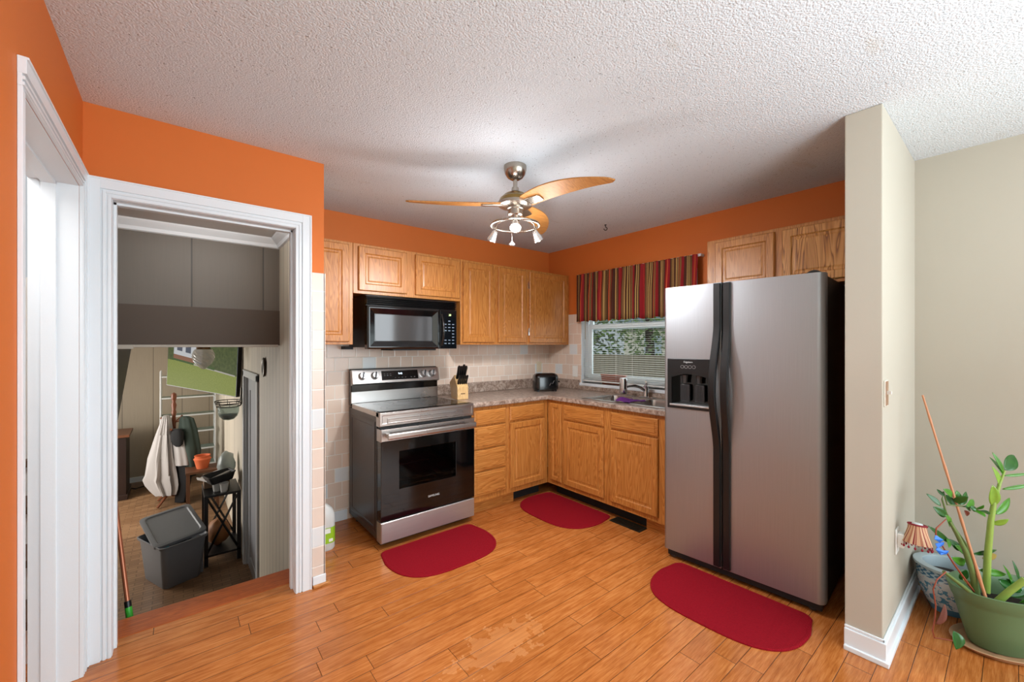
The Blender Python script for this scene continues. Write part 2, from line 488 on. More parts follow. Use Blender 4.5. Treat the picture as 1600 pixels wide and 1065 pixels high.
def thing(name, label, cat, loc=(0, 0, 0), rotz=0, group=None):
    o = bpy.data.objects.new(name, None); COL.objects.link(o)
    o.empty_display_size = .05
    o.location = loc; o.rotation_euler = (0, 0, rotz); o['label'] = label; o['category'] = cat
    if group: o['group'] = group
    return o
def tag(o, label, cat, group=None):
    o['label'] = label; o['category'] = cat
    if group: o['group'] = group
    return o
def struct(name, mb, m, parent=None, **kw):
    o = obj(name, mb, m, parent, **kw)
    if parent is None: o['kind'] = 'structure'
    return o
def text(name, s, size, m, parent, loc, rot, depth=.0006, align='CENTER'):
    c = bpy.data.curves.new(name, 'FONT'); c.body = s; c.size = size; c.extrude = depth; c.align_x = align; c.align_y = 'CENTER'
    t = bpy.data.objects.new('t', c); COL.objects.link(t)
    bpy.context.view_layer.update()
    me = bpy.data.meshes.new_from_object(t.evaluated_get(bpy.context.evaluated_depsgraph_get()))
    bpy.data.objects.remove(t)
    me.materials.clear(); me.materials.append(m); me.name = name
    o = bpy.data.objects.new(name, me); COL.objects.link(o); o.parent = parent; o.location = loc; o.rotation_euler = rot
    return o
def rrect(x0, y0, x1, y1, r, n=6):
    p = []
    for cx, cy, a0 in ((x1-r, y1-r, 0), (x0+r, y1-r, 90), (x0+r, y0+r, 180), (x1-r, y0+r, 270)):
        for i in range(n+1):
            a = math.radians(a0+90*i/n); p.append((cx+r*math.cos(a), cy+r*math.sin(a)))
    return p

# ------------------------------------------------------------------ shell
H = 2.417
XL, XE, YD = -3.586, -2.616, -.83           # left wall, kitchen end wall, doorway wall
WX, PY0, PY1, PX = 0.0, -2.86, -2.99, -.915 # window wall, partition faces, partition end
BX = -.03                                   # beige wall beyond the partition
YR = -7.0                                   # rear wall behind the camera
DOOR_X0, DOOR_X1, DOOR_Z = -3.497, -2.766, 2.02
SD_Y0, SD_Y1 = -1.72, -.915                 # opening to the stairs going up
LZ = -1.0                                   # lower room floor

m = MB().box(XL-.12, YR-.1, -.06, WX, YD, 0).box(XE-.08, YD, -.06, WX, 0, 0).box(DOOR_X0-.02, YD, -.06, DOOR_X1+.02, -.705, 0)
floor = struct('floor', m, M_FLOOR)
m = MB().box(XL-1.3, YR-.1, H, WX+.3, .12, H+.12)
struct('ceiling', m, M_CEIL)
# back wall: orange above, tiles below
m = MB().box(XE-.08, 0, 0, WX+.12, .12, H)
struct('wall_back', m, M_ORANGE)
M_TILEX = tile_mat('wall_tiles_back', 'x', zoff=.02)
struct('trim_1', MB().box(XE, -.006, .0, WX-.006, 0, 1.5), M_TILEX)
# window wall with opening
WY0, WY1, WZ0, WZ1 = -1.72, -.485, .985, 2.0
m = MB().cells([PY0, WY0, WY1, .12], [0, WZ0, WZ1, H], lambda i, j: not (i == 1 and j == 1), WX, WX+.14, 'yz')
struct('wall_right', m, M_ORANGE)
M_TILEY = tile_mat('wall_tiles_window_wall', 'y', zoff=.02)
struct('trim_2', MB().box(WX-.006, WY1, .9, WX, -.006, 1.70), M_TILEY)
# kitchen end wall + doorway wall
struct('wall_end', MB().box(XE-.08, YD+.12, 0, XE, 0, H), M_TILEY)
m = MB().cells([XL-.12, DOOR_X0, DOOR_X1, XE], [-.02, DOOR_Z, H], lambda i, j: not (i == 1 and j == 0), YD, YD+.12, 'xz')
struct('wall_doorway', m, M_ORANGE)
M_TILES = tile_mat('wall_tiles_strip', 'x', running=False, zoff=.0, size=.112, p=.2, base=(222, 204, 190))
struct('trim_3', MB().box(DOOR_X1+.085, YD-.008, .06, XE+.004, YD, 1.785).box(XE-.004, YD-.008, .06, XE+.006, YD+.12, 1.785), mat('pale_tile_edge', (222, 206, 192), .25) if False else M_TILES, bev=.002)
# left wall with opening to the stairs up
m = MB().cells([-2.2, SD_Y0, SD_Y1, YD], [0, 2.03, H], lambda i, j: not (i == 1 and j == 0), XL-.12, XL, 'yz')
struct('wall_left', m, M_ORANGE)
struct('wall_left_dining', MB().box(XL-.12, YR, 0, XL, -2.2, H), M_BEIGE)
# partition with beige end, and beige wall beyond
struct('wall_partition', MB().box(PX, PY1, 0, WX+.14, PY0, H), M_BEIGE, bev=.004)
m = MB().cells([YR, -6.2, -4.3, PY1], [0, .7, 2.1, H], lambda i, j: not (i == 1 and j == 1), BX, BX+.12, 'yz')
struct('wall_dining', m, M_BEIGE)
m = MB().cells([XL-.12, -3.2, -.2, BX+.12], [0, .6, 2.3, H], lambda i, j: not (i == 1 and j == 1), YR-.12, YR, 'xz')
struct('wall_rear', m, M_BEIGE)

def jambset(name, axis, o0, o1, top, face, depth, cw, sign, parent=None, outer_clip=None, near_cw=None):
    """white casing + jambs round an opening; returns one mesh. sign: direction of the room (+/-1) along normal"""
    mb = MB()
    def B(u0, u1, z0, z1, n0, n1):
        if axis == 'x': mb.box(u0, n0, z0, u1, n1, z1)
        else: mb.box(n0, u0, z0, n1, u1, z1)
    lo = -.0
    prof = ((.0, 1.0, .009), (.02, .14, .013), (.22, .34, .014), (.42, .995, .017), (.90, .99, .021))
    for f0, f1, t in prof:   # f measured from the inner edge outward
        for side in (-1, 1):
            e = o0 if side < 0 else o1
            cs = near_cw if (side < 0 and near_cw) else cw
            tt_ = t*.5 if (side < 0 and near_cw) else t
            u0, u1 = e+side*f0*cs, e+side*f1*cs
            if outer_clip and side > 0: u1 = min(u1, outer_clip-t*.05)
            B(min(u0, u1), max(u0, u1), lo, (top if side < 0 and near_cw else top+f1*cw), face+sign*.0004, face+sign*tt_)
        ur = o1+f0*cw
        if outer_clip: ur = min(ur, outer_clip-t*.05)
        B(o0-(near_cw*.97+t*.1+f1*.0008 if near_cw else f0*cw), ur, top+f0*cw, top+f1*cw, face+sign*.0004, face+sign*t)
    jt = .018
    B(o0, o0+jt*.01+.002, lo, top, face, face-sign*depth)
    B(o1-.002, o1, lo, top, face, face-sign*depth)
    B(o0, o1, top-.002, top, face, face-sign*depth)
    # stops
    B(o0, o0+.012, lo, top, face-sign*depth*.45, face-sign*depth*.75)
    B(o1-.012, o1, lo, top, face-sign*depth*.45, face-sign*depth*.75)
    B(o0, o1, top-.012, top, face-sign*depth*.45, face-sign*depth*.75)
    return struct(name, mb, M_WHITE, parent, bev=.0015)
jambset('trim_4', 'x', DOOR_X0, DOOR_X1, DOOR_Z, YD, .12, .082, -1)
jambset('trim_5', 'y', SD_Y0, SD_Y1, 2.03, XL, .14, .075, 1, outer_clip=YD-.022, near_cw=.045)

# baseboards
def baseboard(name, pts_boxes, m=M_WHITE):
    mb = MB()
    for b in pts_boxes: mb.box(*b)
    return struct(name, mb, m, bev=.003)
baseboard('baseboard_partition', [(PX-.014, PY1-.014, 0, PX, PY0+.0, .095), (PX-.024, PY1-.024, 0, PX, PY0, .022),
    (PX, PY1-.014, 0, BX, PY1, .095), (PX, PY1-.024, 0, BX, PY1, .022), (PX-.008, PY1-.008, .095, BX, PY1, .108), (PX-.008, PY1-.008, .095, PX, PY0, .108)])
baseboard('baseboard_dining', [(BX-.014, -6.9, 0, BX, PY1-.03, .095)])
baseboard('baseboard_back', [(XE, -.016, 0, -2.23, -.006, .08)])
baseboard('baseboard_doorway', [(DOOR_X1+.088, YD-.014, .012, XE+.008, YD-.0, .06)])
struct('trim_6', MB().box(DOOR_X1+.088, YD-.03, 0, XE+.03, YD-.0, .014), M_OAKH, bev=.003)

# ------------------------------------------------------------------ stairwell going down and lower room
M_NOSE = oak('red_brown_nosing', lin(190, 98, 42), lin(170, 80, 32), lin(136, 60, 22), vertical=False, rough=.3)
struct('trim_7', MB().box(DOOR_X0-.02, -.705, -.035, DOOR_X1+.03, -.52, 0.001), M_NOSE, bev=.008)
M_TREAD = mat('brown_stair_tread', (96, 66, 44), .6, var=.15)
m = MB(); n = 5
for k in range(n):
    z = -.2*(k+1)+.0
    if k == n-1: break
    m.box(XL, -.54+.25*k, LZ, -2.70, -.54+.25*(k+1), z)
struct('stairs_down', m, M_TREAD)
struct('floor_lower', MB().box(-5.6, -.7, LZ-.06, -2.5, 7.0, LZ), M_PARQ)
# bulkhead: rim of the upper floor, panelled wall above it
BZ = 1.372
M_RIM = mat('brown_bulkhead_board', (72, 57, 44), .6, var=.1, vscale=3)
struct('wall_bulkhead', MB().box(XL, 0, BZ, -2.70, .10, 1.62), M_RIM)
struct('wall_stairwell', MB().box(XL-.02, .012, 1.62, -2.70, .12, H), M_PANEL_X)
struct('trim_8', MB().box(XL+.02, -.006, BZ-.012, -2.71, .012, BZ+.004).box(XL+.0, -.014, BZ-.022, XL+.11, .012, BZ+.002), mat('worn_white_edge', (176, 168, 156), .6, var=.2), bev=.002)
SZ = 2.13
struct('ceiling_stairwell', MB().box(XL-.0, YD+.12, SZ, -2.70, .012, SZ+.06), mat('grey_white_ceiling', (214, 212, 210), .8))
# crown moulding along the far and right sides
mb = MB()
def crown(p0, p1, nrm):
    pr = ((0, .065), (.012, .06), (.02, .04), (.045, .018), (.055, .008), (.06, 0), (0, 0))
    loops = []
    for p in (p0, p1):
        loops.append([(p[0]+nrm[0]*a, p[1]+nrm[1]*a, SZ-b) for a, b in pr])
    mb.loft(loops)
crown((XL, .012), (-2.70, .012), (0, -1)); crown((-2.70, YD+.12), (-2.70, .012), (-1, 0))
struct('trim_9', mb, M_WHITE)
# right panelled wall with a door opening in the lower room
RX = -2.70
m = MB().cells([YD+.12, 1.03, 1.93, 7.0], [LZ, 1.04, H], lambda i, j: not (i == 1 and j == 0), RX, RX+.08, 'yz')
struct('wall_panelled', m, M_PANEL)
# left wall beside the stairs; its far edge slants with the flight above
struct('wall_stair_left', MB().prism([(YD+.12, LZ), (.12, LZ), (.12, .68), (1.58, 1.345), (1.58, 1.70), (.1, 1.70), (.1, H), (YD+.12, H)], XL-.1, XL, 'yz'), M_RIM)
struct('wall_lower_far', MB().box(-5.7, 6.3, LZ, -2.6, 6.4, 1.75), M_PANEL_FAR)
m = MB().cells([-.8, 3.0, 5.0, 6.4], [LZ, -.4, 1.0, 1.75], lambda i, j: not (i == 1 and j == 1), -5.7, -5.6, 'yz')
struct('wall_lower_left', m, M_PANEL)
struct('ceiling_lower', MB().box(-5.7, .12, 1.66, -2.55, 6.4, 1.75), M_WHITE2)
struct('wall_lower_front', MB().box(-5.7, .02, LZ, XL-.1, .12, 1.7), M_WHITE2)
baseboard('baseboard_lower_far', [(-5.6, 6.285, LZ, -2.7, 6.3, LZ+.09)])
# grey door in the panelled wall
t = bpy.data.objects.new('door_1', None); COL.objects.link(t); t['kind'] = 'structure'; t.location = (0, 0, 0)
M_GREYDOOR = mat('grey_painted_door', (150, 152, 158), .45)
mb = MB(); M2 = Matrix.Rotation(-PI/2, 4, 'Z')
mb.front(1.05, 0, 1.91, 2.02, [(0, .03), (0, -.005), (.12, -.005), (.128, .004), (.13, .004)])
mb.xf(Matrix.Translation((RX+.03, 0, LZ)) @ Matrix(((0, 1, 0, 0), (1, 0, 0, 0), (0, 0, 1, 0), (0, 0, 0, 1))))
struct('door_leaf', mb, M_GREYDOOR, t)
mb = MB()
for a, b, c, d in ((.96, 1.03, LZ, 1.10), (1.93, 2.0, LZ, 1.10), (.96, 2.0, 1.04, 1.11)):
    mb.box(RX-.018, a, c, RX, b, d)
mb.box(RX-.001, 1.03, LZ, RX+.08, 1.045, 1.04).box(RX-.001, 1.915, LZ, RX+.08, 1.93, 1.04)
struct('door_casing', mb, mat('grey_white_casing', (186, 188, 190), .45), t, bev=.003)

# stairs going up behind the left wall
mb = MB(); mt = MB()
for k in range(9):
    y = -.66+.215*k
    mb.box(-4.6, y, 0 if k < 1 else .19*k-.02, XL-.13, y+.4, .19*(k+1)-.035)
    mt.box(-4.6, y-.025, .19*(k+1)-.035, XL-.13, y+.24, .19*(k+1))
struct('stairs_up', mb, M_WHITE2)
struct('stair_treads', mt, M_TREAD)
struct('wall_stair_outer', MB().box(-4.72, -2.6, -.02, -4.6, 1.6, 3.4), M_WHITE2)
struct('wall_stair_end', MB().box(-4.72, -2.72, -.02, XL-.12, -2.6, 3.4), M_WHITE2)
struct('floor_landing', MB().box(-4.6, -2.6, -.06, XL-.12, -.66, 0), M_FLOOR)

# ------------------------------------------------------------------ window over the sink
wn = bpy.data.objects.new('window_1', None); COL.objects.link(wn); wn['kind'] = 'structure'
mb = MB()
def yzframe(mb, y0, z0, y1, z1, w, x0, x1):
    mb.cells([y0, y0+w, y1-w, y1], [z0, z0+w, z1-w, z1], lambda i, j: not (i == 1 and j == 1), x0, x1, 'yz')
yzframe(mb, WY0, WZ0, WY1, WZ1, .05, .05, .13)
obj('window_frame', mb, M_WHITE, wn, bev=.003)
mb = MB(); yzframe(mb, WY0+.045, 1.53, WY1-.045, WZ1-.045, .04, .085, .11)
obj('window_sash', mb, M_WHITE, wn, bev=.003)
mb = MB(); yzframe(mb, WY0+.045, WZ0+.045, WY1-.045, 1.585, .045, .06, .085)
obj('window_sash', mb, M_WHITE, wn, bev=.003)
obj('window_pane', MB().box(.072, WY0+.085, WZ0+.085, .074, WY1-.085, 1.545).box(.096, WY0+.08, 1.565, .098, WY1-.08, WZ1-.08), M_GLASS, wn)
obj('window_sill', MB().box(-.022, WY0-.02, WZ0-.03, .06, WY1+.012, WZ0), M_WHITE, wn, bev=.004)
obj('window_reveal', MB().box(0, WY1-.002, WZ0, .06, WY1, WZ1).box(0, WY0, WZ0, .06, WY0+.002, WZ1).box(0, WY0, WZ1-.002, .06, WY1, WZ1), M_WHITE, wn)

# mini blind
M_SLAT = mat('white_blind_slat', (232, 232, 226), .4)
t = thing('window_blind', 'white mini blind with open slats hanging in the sink window', 'blind', (.02, 0, WZ0))
mb = MB(); z = .045
while z < .98:
    # slightly arched slat, tilted a little
    loops = []
    for yy in (WY0+.012, WY1-.008):
        loops.append([(-.0125, yy, z-.0007), (-.005, yy, z+.0005), (.004, yy, z+.0007), (.0125, yy, z+.0002), (.0125, yy, z-.0001), (.004, yy, z+.0004), (-.005, yy, z+.0002), (-.0125, yy, z-.0010)])
    mb.loft(loops)
    z += .0193
obj('slats', mb, M_SLAT, t)
obj('head_rail', MB().box(-.014, WY0+.01, .98, .014, WY1-.006, 1.008), M_SLAT, t)
obj('bottom_rail', MB().box(-.013, WY0+.012, .018, .013, WY1-.008, .03), M_SLAT, t)
mb = MB()
for yy in (WY0+.15, -1.1, WY1-.15-.28, WY1-.02): mb.box(-.0145, yy-.0007, .03, -.0135, yy+.0007, .98)
obj('ladder_cord', mb, M_SLAT, t)
obj('tilt_wand', MB().tube([(-.03, -.545, .99), (-.03, -.545, .45)], .004, 8), mat('clear_wand', (180, 170, 150), .2), t)

# striped valance on a white rod
t = thing('valance', 'striped red, brown and gold gathered valance across the top of the sink window', 'curtain', (-.055, -.48, 2.075), -PI/2)
Lv = 1.275; nv = 300
mb = MB(); rows = []
hts = [.022, .008, -.004, -.03, -.1, -.2, -.3, -.4, -.462]
for h in hts:
    row = []
    for i in range(nv+1):
        s = i/nv*Lv
        k = min(1, max(.25, (.03-h)/.25))
        d = .011*math.sin(s*2*PI/.052+1.6*math.sin(s*9))*(.5 + .5*k) + .014*math.sin(s*2*PI/.13+.8+math.sin(s*4))*k
        drop = .006*math.sin(s*2*PI/.09)*(1 if h < -.4 else 0)
        row.append((s, -.012-.012*k+d, h+drop))
    rows.append(row)
mb.loft(rows, False, False, True, closed=False)
v = obj('valance_cloth', mb, striped(), t, fix=False)
sm = v.modifiers.new('cloth', 'SOLIDIFY'); sm.thickness = .003
obj('rod', MB().box(-.004, -.002, .005, Lv+.022, .010, .026).box(Lv+.012, .0, .005, Lv+.022, .05, .026).box(-.004, .0, .005, .004, .05, .026), M_WHITE, t, bev=.002)

# ------------------------------------------------------------------ cabinets
DT = .019
def door_prof(yf, stile=.055):
    return [(0, yf+DT), (0, yf+.005), (.005, yf), (stile-.008, yf), (stile, yf+.007), (stile+.012, yf+.007), (stile+.022, yf+.004)]
def drawer_prof(yf):
    return [(0, yf+DT), (0, yf+.007), (.009, yf+.0035), (.020, yf+.0035), (.023, yf), (.03, yf)]
def add_door(p, x0, z0, x1, z1, yf, m=None, label=None, stile=.055):
    # built round its own centre so that each door gets its own grain
    cx, cz = (x0+x1)/2, (z0+z1)/2
    mb = MB().front(x0-cx, z0-cz, x1-cx, z1-cz, door_prof(0, stile))
    o = obj('door', mb, m or M_OAK, p, loc=(cx, yf, cz))
    if label: o['label'] = label
    return o
def add_drawer(p, x0, z0, x1, z1, yf, name='drawer'):
    cx, cz = (x0+x1)/2, (z0+z1)/2
    mb = MB().front(x0-cx, z0-cz, x1-cx, z1-cz, drawer_prof(0))
    return obj(name, mb, M_OAKH, p, loc=(cx, yf, cz))
def carcass(p, w, y_front, y_back, z0, z1, name='cabinet_body', holes=()):
    mb = MB().box(0, y_front, z0, w, y_back, z1)
    return obj(name, mb, M_OAK, p, bev=.002)

# upper cabinets on the back wall (x from the left)
UZ0, UZ1, UD = 1.378, 2.118, -.305
def upper(x0, x1, label, z0=UZ0, z1=UZ1, rot=0, loc=None):
    t = thing('wall_cabinet', label, 'cabinet', loc or (x0, -.007, 0), rot)
    carcass(t, x1-x0, UD, 0, z0, z1)
    return t
U0 = XE+.004
t = upper(U0, -2.284, 'tall oak wall cabinet between the tiled wall corner and the black microwave')
add_door(t, .03, UZ0+.02, -2.284-U0-.03, UZ1-.02, UD-DT)
t = upper(-2.282, -1.372, 'short oak wall cabinet with two low doors directly above the black microwave', 1.752)
add_door(t, .035, 1.775, .412, 2.098, UD-DT); add_door(t, .484, 1.775, .896, 2.098, UD-DT)
t = upper(-1.370, -.612, 'oak wall cabinet with two tall narrow doors above the knife block')
add_door(t, .02, UZ0+.02, .353, UZ1-.02, UD-DT); add_door(t, .403, UZ0+.02, .742, UZ1-.02, UD-DT)
t = upper(-.610, -.008, 'oak wall cabinet with a single wide door in the corner beside the window')
add_door(t, .03, UZ0+.02, .56, UZ1-.02, UD-DT)
for z in (1.93, 1.47): obj('hinge', MB().box(.018, UD-.012, z, .03, UD-.001, z+.07), M_CHROME, t)
# over the fridge
t = thing('wall_cabinet', 'short oak wall cabinet with boldly figured grain above the fridge', 'cabinet', (-.002, -1.944, 0), -PI/2)
carcass(t, .91, UD, 0, 1.74, UZ1)
add_door(t, .062, 1.76, .435, UZ1-.022, UD-DT, M_OAK); add_door(t, .478, 1.76, .885, UZ1-.022, UD-DT, M_OAKFIG, 'oak cabinet door with bold wavy grain')

# base cabinets
BY, BT, BTOP = -.610, .105, .873
FY = BY-DT
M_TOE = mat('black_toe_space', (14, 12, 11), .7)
t = thing('base_cabinet', 'oak base cabinet with a stack of four drawers beside the range', 'cabinet', (-1.455, -.012, 0))
w = .36
carcass(t, w, BY+.012, 0, BT, BTOP)
for z0, z1 in ((.725, .845), (.535, .712), (.355, .525), (.155, .345)): add_drawer(t, .02, z0, w-.02, z1, FY+.012)
obj('toe_kick', MB().box(0, -.54, 0, w, -.05, BT), M_OAKH, t)
t = thing('base_cabinet', 'oak base cabinet with one drawer over one door, under the counter left of the corner', 'cabinet', (-1.094, -.012, 0))
w = .482
carcass(t, w, BY+.012, 0, BT, BTOP)
add_drawer(t, .025, .725, .43, .845, FY+.012); add_door(t, .025, .150, .43, .708, FY+.012)
obj('toe_kick', MB().box(0, -.54, 0, .12, -.05, BT), M_OAKH, t)
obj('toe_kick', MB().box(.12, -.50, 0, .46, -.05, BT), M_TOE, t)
# window run (local x runs along -y, front faces -x)
t = thing('base_cabinet', 'narrow oak corner base cabinet with one slim full height door', 'cabinet', (-.012, -.612, 0), -PI/2)
carcass(t, .194, BY+.012, 0, BT, BTOP)
add_door(t, .046, .150, .182, .845, FY+.012, stile=.042)
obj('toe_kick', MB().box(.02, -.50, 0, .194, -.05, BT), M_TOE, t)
t = thing('base_cabinet', 'oak sink base cabinet with two doors and two false drawer fronts', 'cabinet', (-.012, -.808, 0), -PI/2)
w = .985
mb = MB().cells([0, .19, .965, w], [BY+.012, -.53, -.10, 0], lambda i, j: True, BT, .70, 'xy')
mb.cells([0, .19, .965, w], [BY+.012, -.565, -.10, 0], lambda i, j: not (i == 1 and j == 1), .70, BTOP, 'xy')
obj('cabinet_body', mb, M_OAK, t)
add_drawer(t, .018, .722, .455, .845, FY+.012, 'false_drawer_front'); add_drawer(t, .525, .722, .935, .845, FY+.012, 'false_drawer_front')
add_door(t, .018, .145, .455, .705, FY+.012); add_door(t, .525, .145, .935, .705, FY+.012)
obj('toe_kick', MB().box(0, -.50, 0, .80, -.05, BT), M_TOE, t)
obj('toe_kick', MB().box(.80, -.54, 0, w, -.05, BT), M_OAKH, t)

# countertop with sink cut-out
CT0, CT1 = .875, .914
CE = -.64
SX0, SX1, SY0, SY1 = -.555, -.115, -1.765, -1.01     # sink cut-out
t = thing('countertop', 'mottled brown laminate countertop running round the kitchen corner', 'countertop', (0, 0, 0))
xs = [-1.458, CE, SX0, SX1, -.008]; ys = [-1.815, SY0, SY1, CE, -.008]
def solid(i, j):
    if i == 0: return j == 3
    return not (i == 2 and j == 1)
mb = MB().cells(xs, ys, solid, CT0, CT1, 'xy')
obj('worktop', mb, M_LAM, t, bev=.006)
mb = MB().box(-1.458, -.03, CT1, -.008, -.008, CT1+.098).box(-.03, WY1+.014, CT1, -.008, -.03, CT1+.098)
mb.box(-.03, -1.815, CT1, -.008, WY1+.014, CT1+.04)
obj('backsplash', mb, M_LAM, t, bev=.004)

# sink
t = thing('kitchen_sink', 'stainless double bowl drop-in sink under the window', 'sink', (0, 0, CT1))
mb = MB()
div = -1.40
xs = [SX0-.02, SX0+.03, SX1-.075, SX1+.02]; ys = [SY0-.02, SY0+.03, div-.02, div+.02, SY1-.03, SY1+.02]
mb.cells(xs, ys, lambda i, j: not (i == 1 and j in (1, 3)), .0005, .006, 'xy')
obj('rim', mb, M_STEELH, t, bev=.002)
for (a, b) in ((ys[1], ys[2]), (ys[3], ys[4])):
    mb = MB(); L = []
    for ins, z in ((0, .004), (.004, -.02), (.012, -.13), (.035, -.155)):
        L.append([(x, y, z) for x, y in rrect(xs[1]+ins, a+ins, xs[2]-ins, b-ins, .045)])
    mb.loft(L, False, True, True)
    o = obj('bowl', mb, M_STEELH, t, fix=False)
    mb = MB().lathe([(.042, -.154), (.04, -.152), (.02, -.156)], ((xs[1]+xs[2])/2, (a+b)/2, 0), 20)
    obj('drain', mb, M_CHROME, o)

# faucet with a water filter on the spout
t = thing('faucet', 'chrome kitchen faucet with lever and a filter on its spout, behind the sink', 'faucet', (-.105, -1.315, CT1+.0066))
obj('base_plate', MB().prism(rrect(-.028, -.09, .028, .09, .027), 0, .008), M_CHROME, t, bev=.002)
obj('faucet_body', MB().lathe([(.026, .008), (.024, .03), (.021, .075), (.023, .095), (.012, .108)], (0, 0, 0), 24), M_CHROME, t)
obj('spout', MB().tube([(0, 0, .05), (-.04, .022, .085), (-.09, .05, .105), (-.14, .085, .098), (-.165, .108, .085), (-.168, .11, .06)], [.016, .015, .013, .012, .012, .012], 14), M_CHROME, t)
obj('lever', MB().tube([(0, 0, .1), (-.012, -.014, .122), (-.05, -.035, .135), (-.085, -.052, .142)], [.012, .009, .007, .009], 10), M_CHROME, t)
o = obj('water_filter', MB().lathe([(.02, .03), (.031, .035), (.033, .06), (.033, .15), (.03, .165), (.01, .168)], (-.17, .112, .0), 28), M_CHROME, t)
obj('filter_valve', MB().lathe([(.012, 0), (.015, .004), (.015, .03), (.012, .034)], (-.165, .10, .052), 16, 'y').tube([(-.168, .11, .05), (-.168, .11, .034)], .011), M_CHROME, o)
# purple cloth over the sink divider
mb = MB(); rows = []
for i in range(15):
    u = i/14; row = []
    for j in range(13):
        v = j/12
        x = -.555+.20*u+.012*math.sin(v*7)
        y = -1.46+.15*v + .02*math.sin(u*5)
        z = CT1+.0095+.008*abs(math.sin(v*9+u*3)) + .03*math.exp(-((u-.35)**2+(v-.6)**2)*14)
        row.append((x, y, z))
    rows.append(row)
mb.loft(rows, False, False, True, closed=False)
o = obj('dish_cloth', mb, mat('purple_cloth', (92, 22, 112), .8, bump=.3, bscale=200), fix=False)
md = o.modifiers.new('s', 'SOLIDIFY'); md.thickness = .003; md.offset = 1
tag(o, 'crumpled purple cloth lying on the sink divider', 'cloth')

# toaster
t = thing('toaster', 'black two-slot toaster in the counter corner', 'toaster', (-.40, -.36, CT1), math.radians(-27))
M_TOAST = mat('toaster_black', (9, 9, 10), .18, coat=.4)
mb = MB(); L = []
for ins, z in ((.012, .012), (0, .022), (0, .135), (.004, .155), (.016, .170), (.03, .176)):
    L.append([(x, y, z) for x, y in rrect(-.125+ins, -.075+ins, .125-ins, .075-ins, .05-ins*.5)])
mb.loft(L, True, True, True)
obj('toaster_body', mb, M_TOAST, t)
obj('slot', MB().box(-.085, -.038, .174, .085, -.014, .1775).box(-.085, .014, .174, .085, .038, .1775), M_BLACKMATTE, t)
obj('lever', MB().box(.126, -.015, .085, .148, .015, .1), M_BLACK, t, bev=.003)
for x in (-.1, .08):
    for y in (-.06, .04): obj('foot', MB().box(x, y, 0, x+.02, y+.02, .013), M_BLACK, t)
obj('side_mark', MB().tube([(.02, -.0758, .06), (.035, -.0762, .085), (.05, -.0758, .078), (.07, -.0755, .11)], .0018, 6), M_CHROME, t)

# knife block with knives
kb = thing('knife_block', 'pale wooden knife block on the counter beside the range', 'knife block', (-1.385, -.32, CT1), math.radians(-99))
M_BLOCK = oak('pale_beech_block', lin(226, 188, 134), lin(212, 170, 112), lin(190, 146, 90))
prof = [(-.075, 0), (.07, 0), (.07, .10), (-.02, .21), (-.115, .155)]
prof = [(-.06, 0), (.075, 0), (.075, .105), (.0, .205), (-.105, .135)]
mb = MB().prism(prof, -.05, .05, 'xz')
obj('block', mb, M_BLOCK, kb, bev=.004)
obj('brand_plate', MB().box(.0752, -.02, .045, .0758, .02, .053), mat('burnt_mark', (110, 80, 50), .6), kb)
# knife handles leave the slanted top face
kn_i = 0
M_KNIFE = mat('black_knife_handle', (9, 9, 10), .32)
rot = Matrix.Rotation(math.radians(-99), 4, 'Z')
a = math.atan2(.205-.135, .105)
ax = Vector((.075/.125*1, 0, 0)); 
nrm = Vector((.80, 0, .60))        # normal of the front slanted face (.075,.105)->(0,.205)
tan = Vector((-.60, 0, .80))
big = [(-.033, .085, .125), (-.010, .088, .118), (.012, .09, .13), (.033, .086, .12)]
small = [(y, .03, .085) for y in (-.036, -.018, 0, .018, .036)]
names = ['tallest black-handled knife at the outer end of the block', 'black-handled knife in the upper row of the block', 'black-handled knife in the upper row of the block', 'black-handled knife at the inner end of the upper row of the block']
for lst, w_, lab in ((big, .012, 'large black-handled knife in the upper row of the knife block'), (small, .0085, 'small black-handled steak knife in the lower row of the knife block')):
    for (yy, s_, ln) in lst:
        base = Vector((.075, 0, .105)) + tan*s_ + Vector((0, yy, 0))
        d = (nrm*.55+Vector((0, 0, 1))*.6).normalized()
        mb = MB()
        mb.tube([(0, 0, -.02), (0, 0, .004)], .004, 8)
        mb.tube([Vector((0, 0, .002)), Vector((0, 0, .012)), Vector((0, 0, ln*.5)), Vector((0, 0, ln*.88)), Vector((0, 0, ln))], [w_*.75, w_*.95, w_*.85, w_*1.1, w_*.7], 12, flat=1.0)
        o = obj('knife', mb, M_KNIFE)
        o.matrix_world = Matrix.Translation(kb.location) @ rot @ Matrix.Translation(base) @ d.to_track_quat('Z', 'Y').to_matrix().to_4x4()
        tag(o, lab, 'knife', 'large knives in the block' if w_ > .01 else 'steak knives in the block')

# wall outlets
def outlet(loc, rot, label, m):
    t = thing('wall_outlet', label, 'outlet', loc, rot)
    obj('plate', MB().box(-.036, -.006, -.058, .036, 0, .058), m, t, bev=.003)
    for dz in (-.025, .025): obj('socket', MB().box(-.014, -.0085, dz-.016, .014, -.005, dz+.016), m, t, bev=.003)
    return t
outlet((-.16, -.0065, 1.135), 0, 'beige outlet plate on the tiled back wall above the toaster', mat('beige_plastic', (214, 200, 172), .4))
outlet((-.0065, -.405, 1.10), -PI/2, 'white outlet plate on the tiled wall between corner and window', mat('white_plastic', (236, 234, 228), .35))

# ------------------------------------------------------------------ range
R = thing('electric_range', 'freestanding stainless and black electric range with glass cooktop', 'range', (-2.222, 0, 0))
w = .757
mb = MB().box(.003, -.60, .05, .02, -.03, .885).box(w-.02, -.60, .05, w-.003, -.03, .885).box(.02, -.05, .05, w-.02, -.03, .885)
mb.box(.02, -.60, .05, w-.02, -.05, .2).box(.02, -.60, .73, w-.02, -.05, .885)
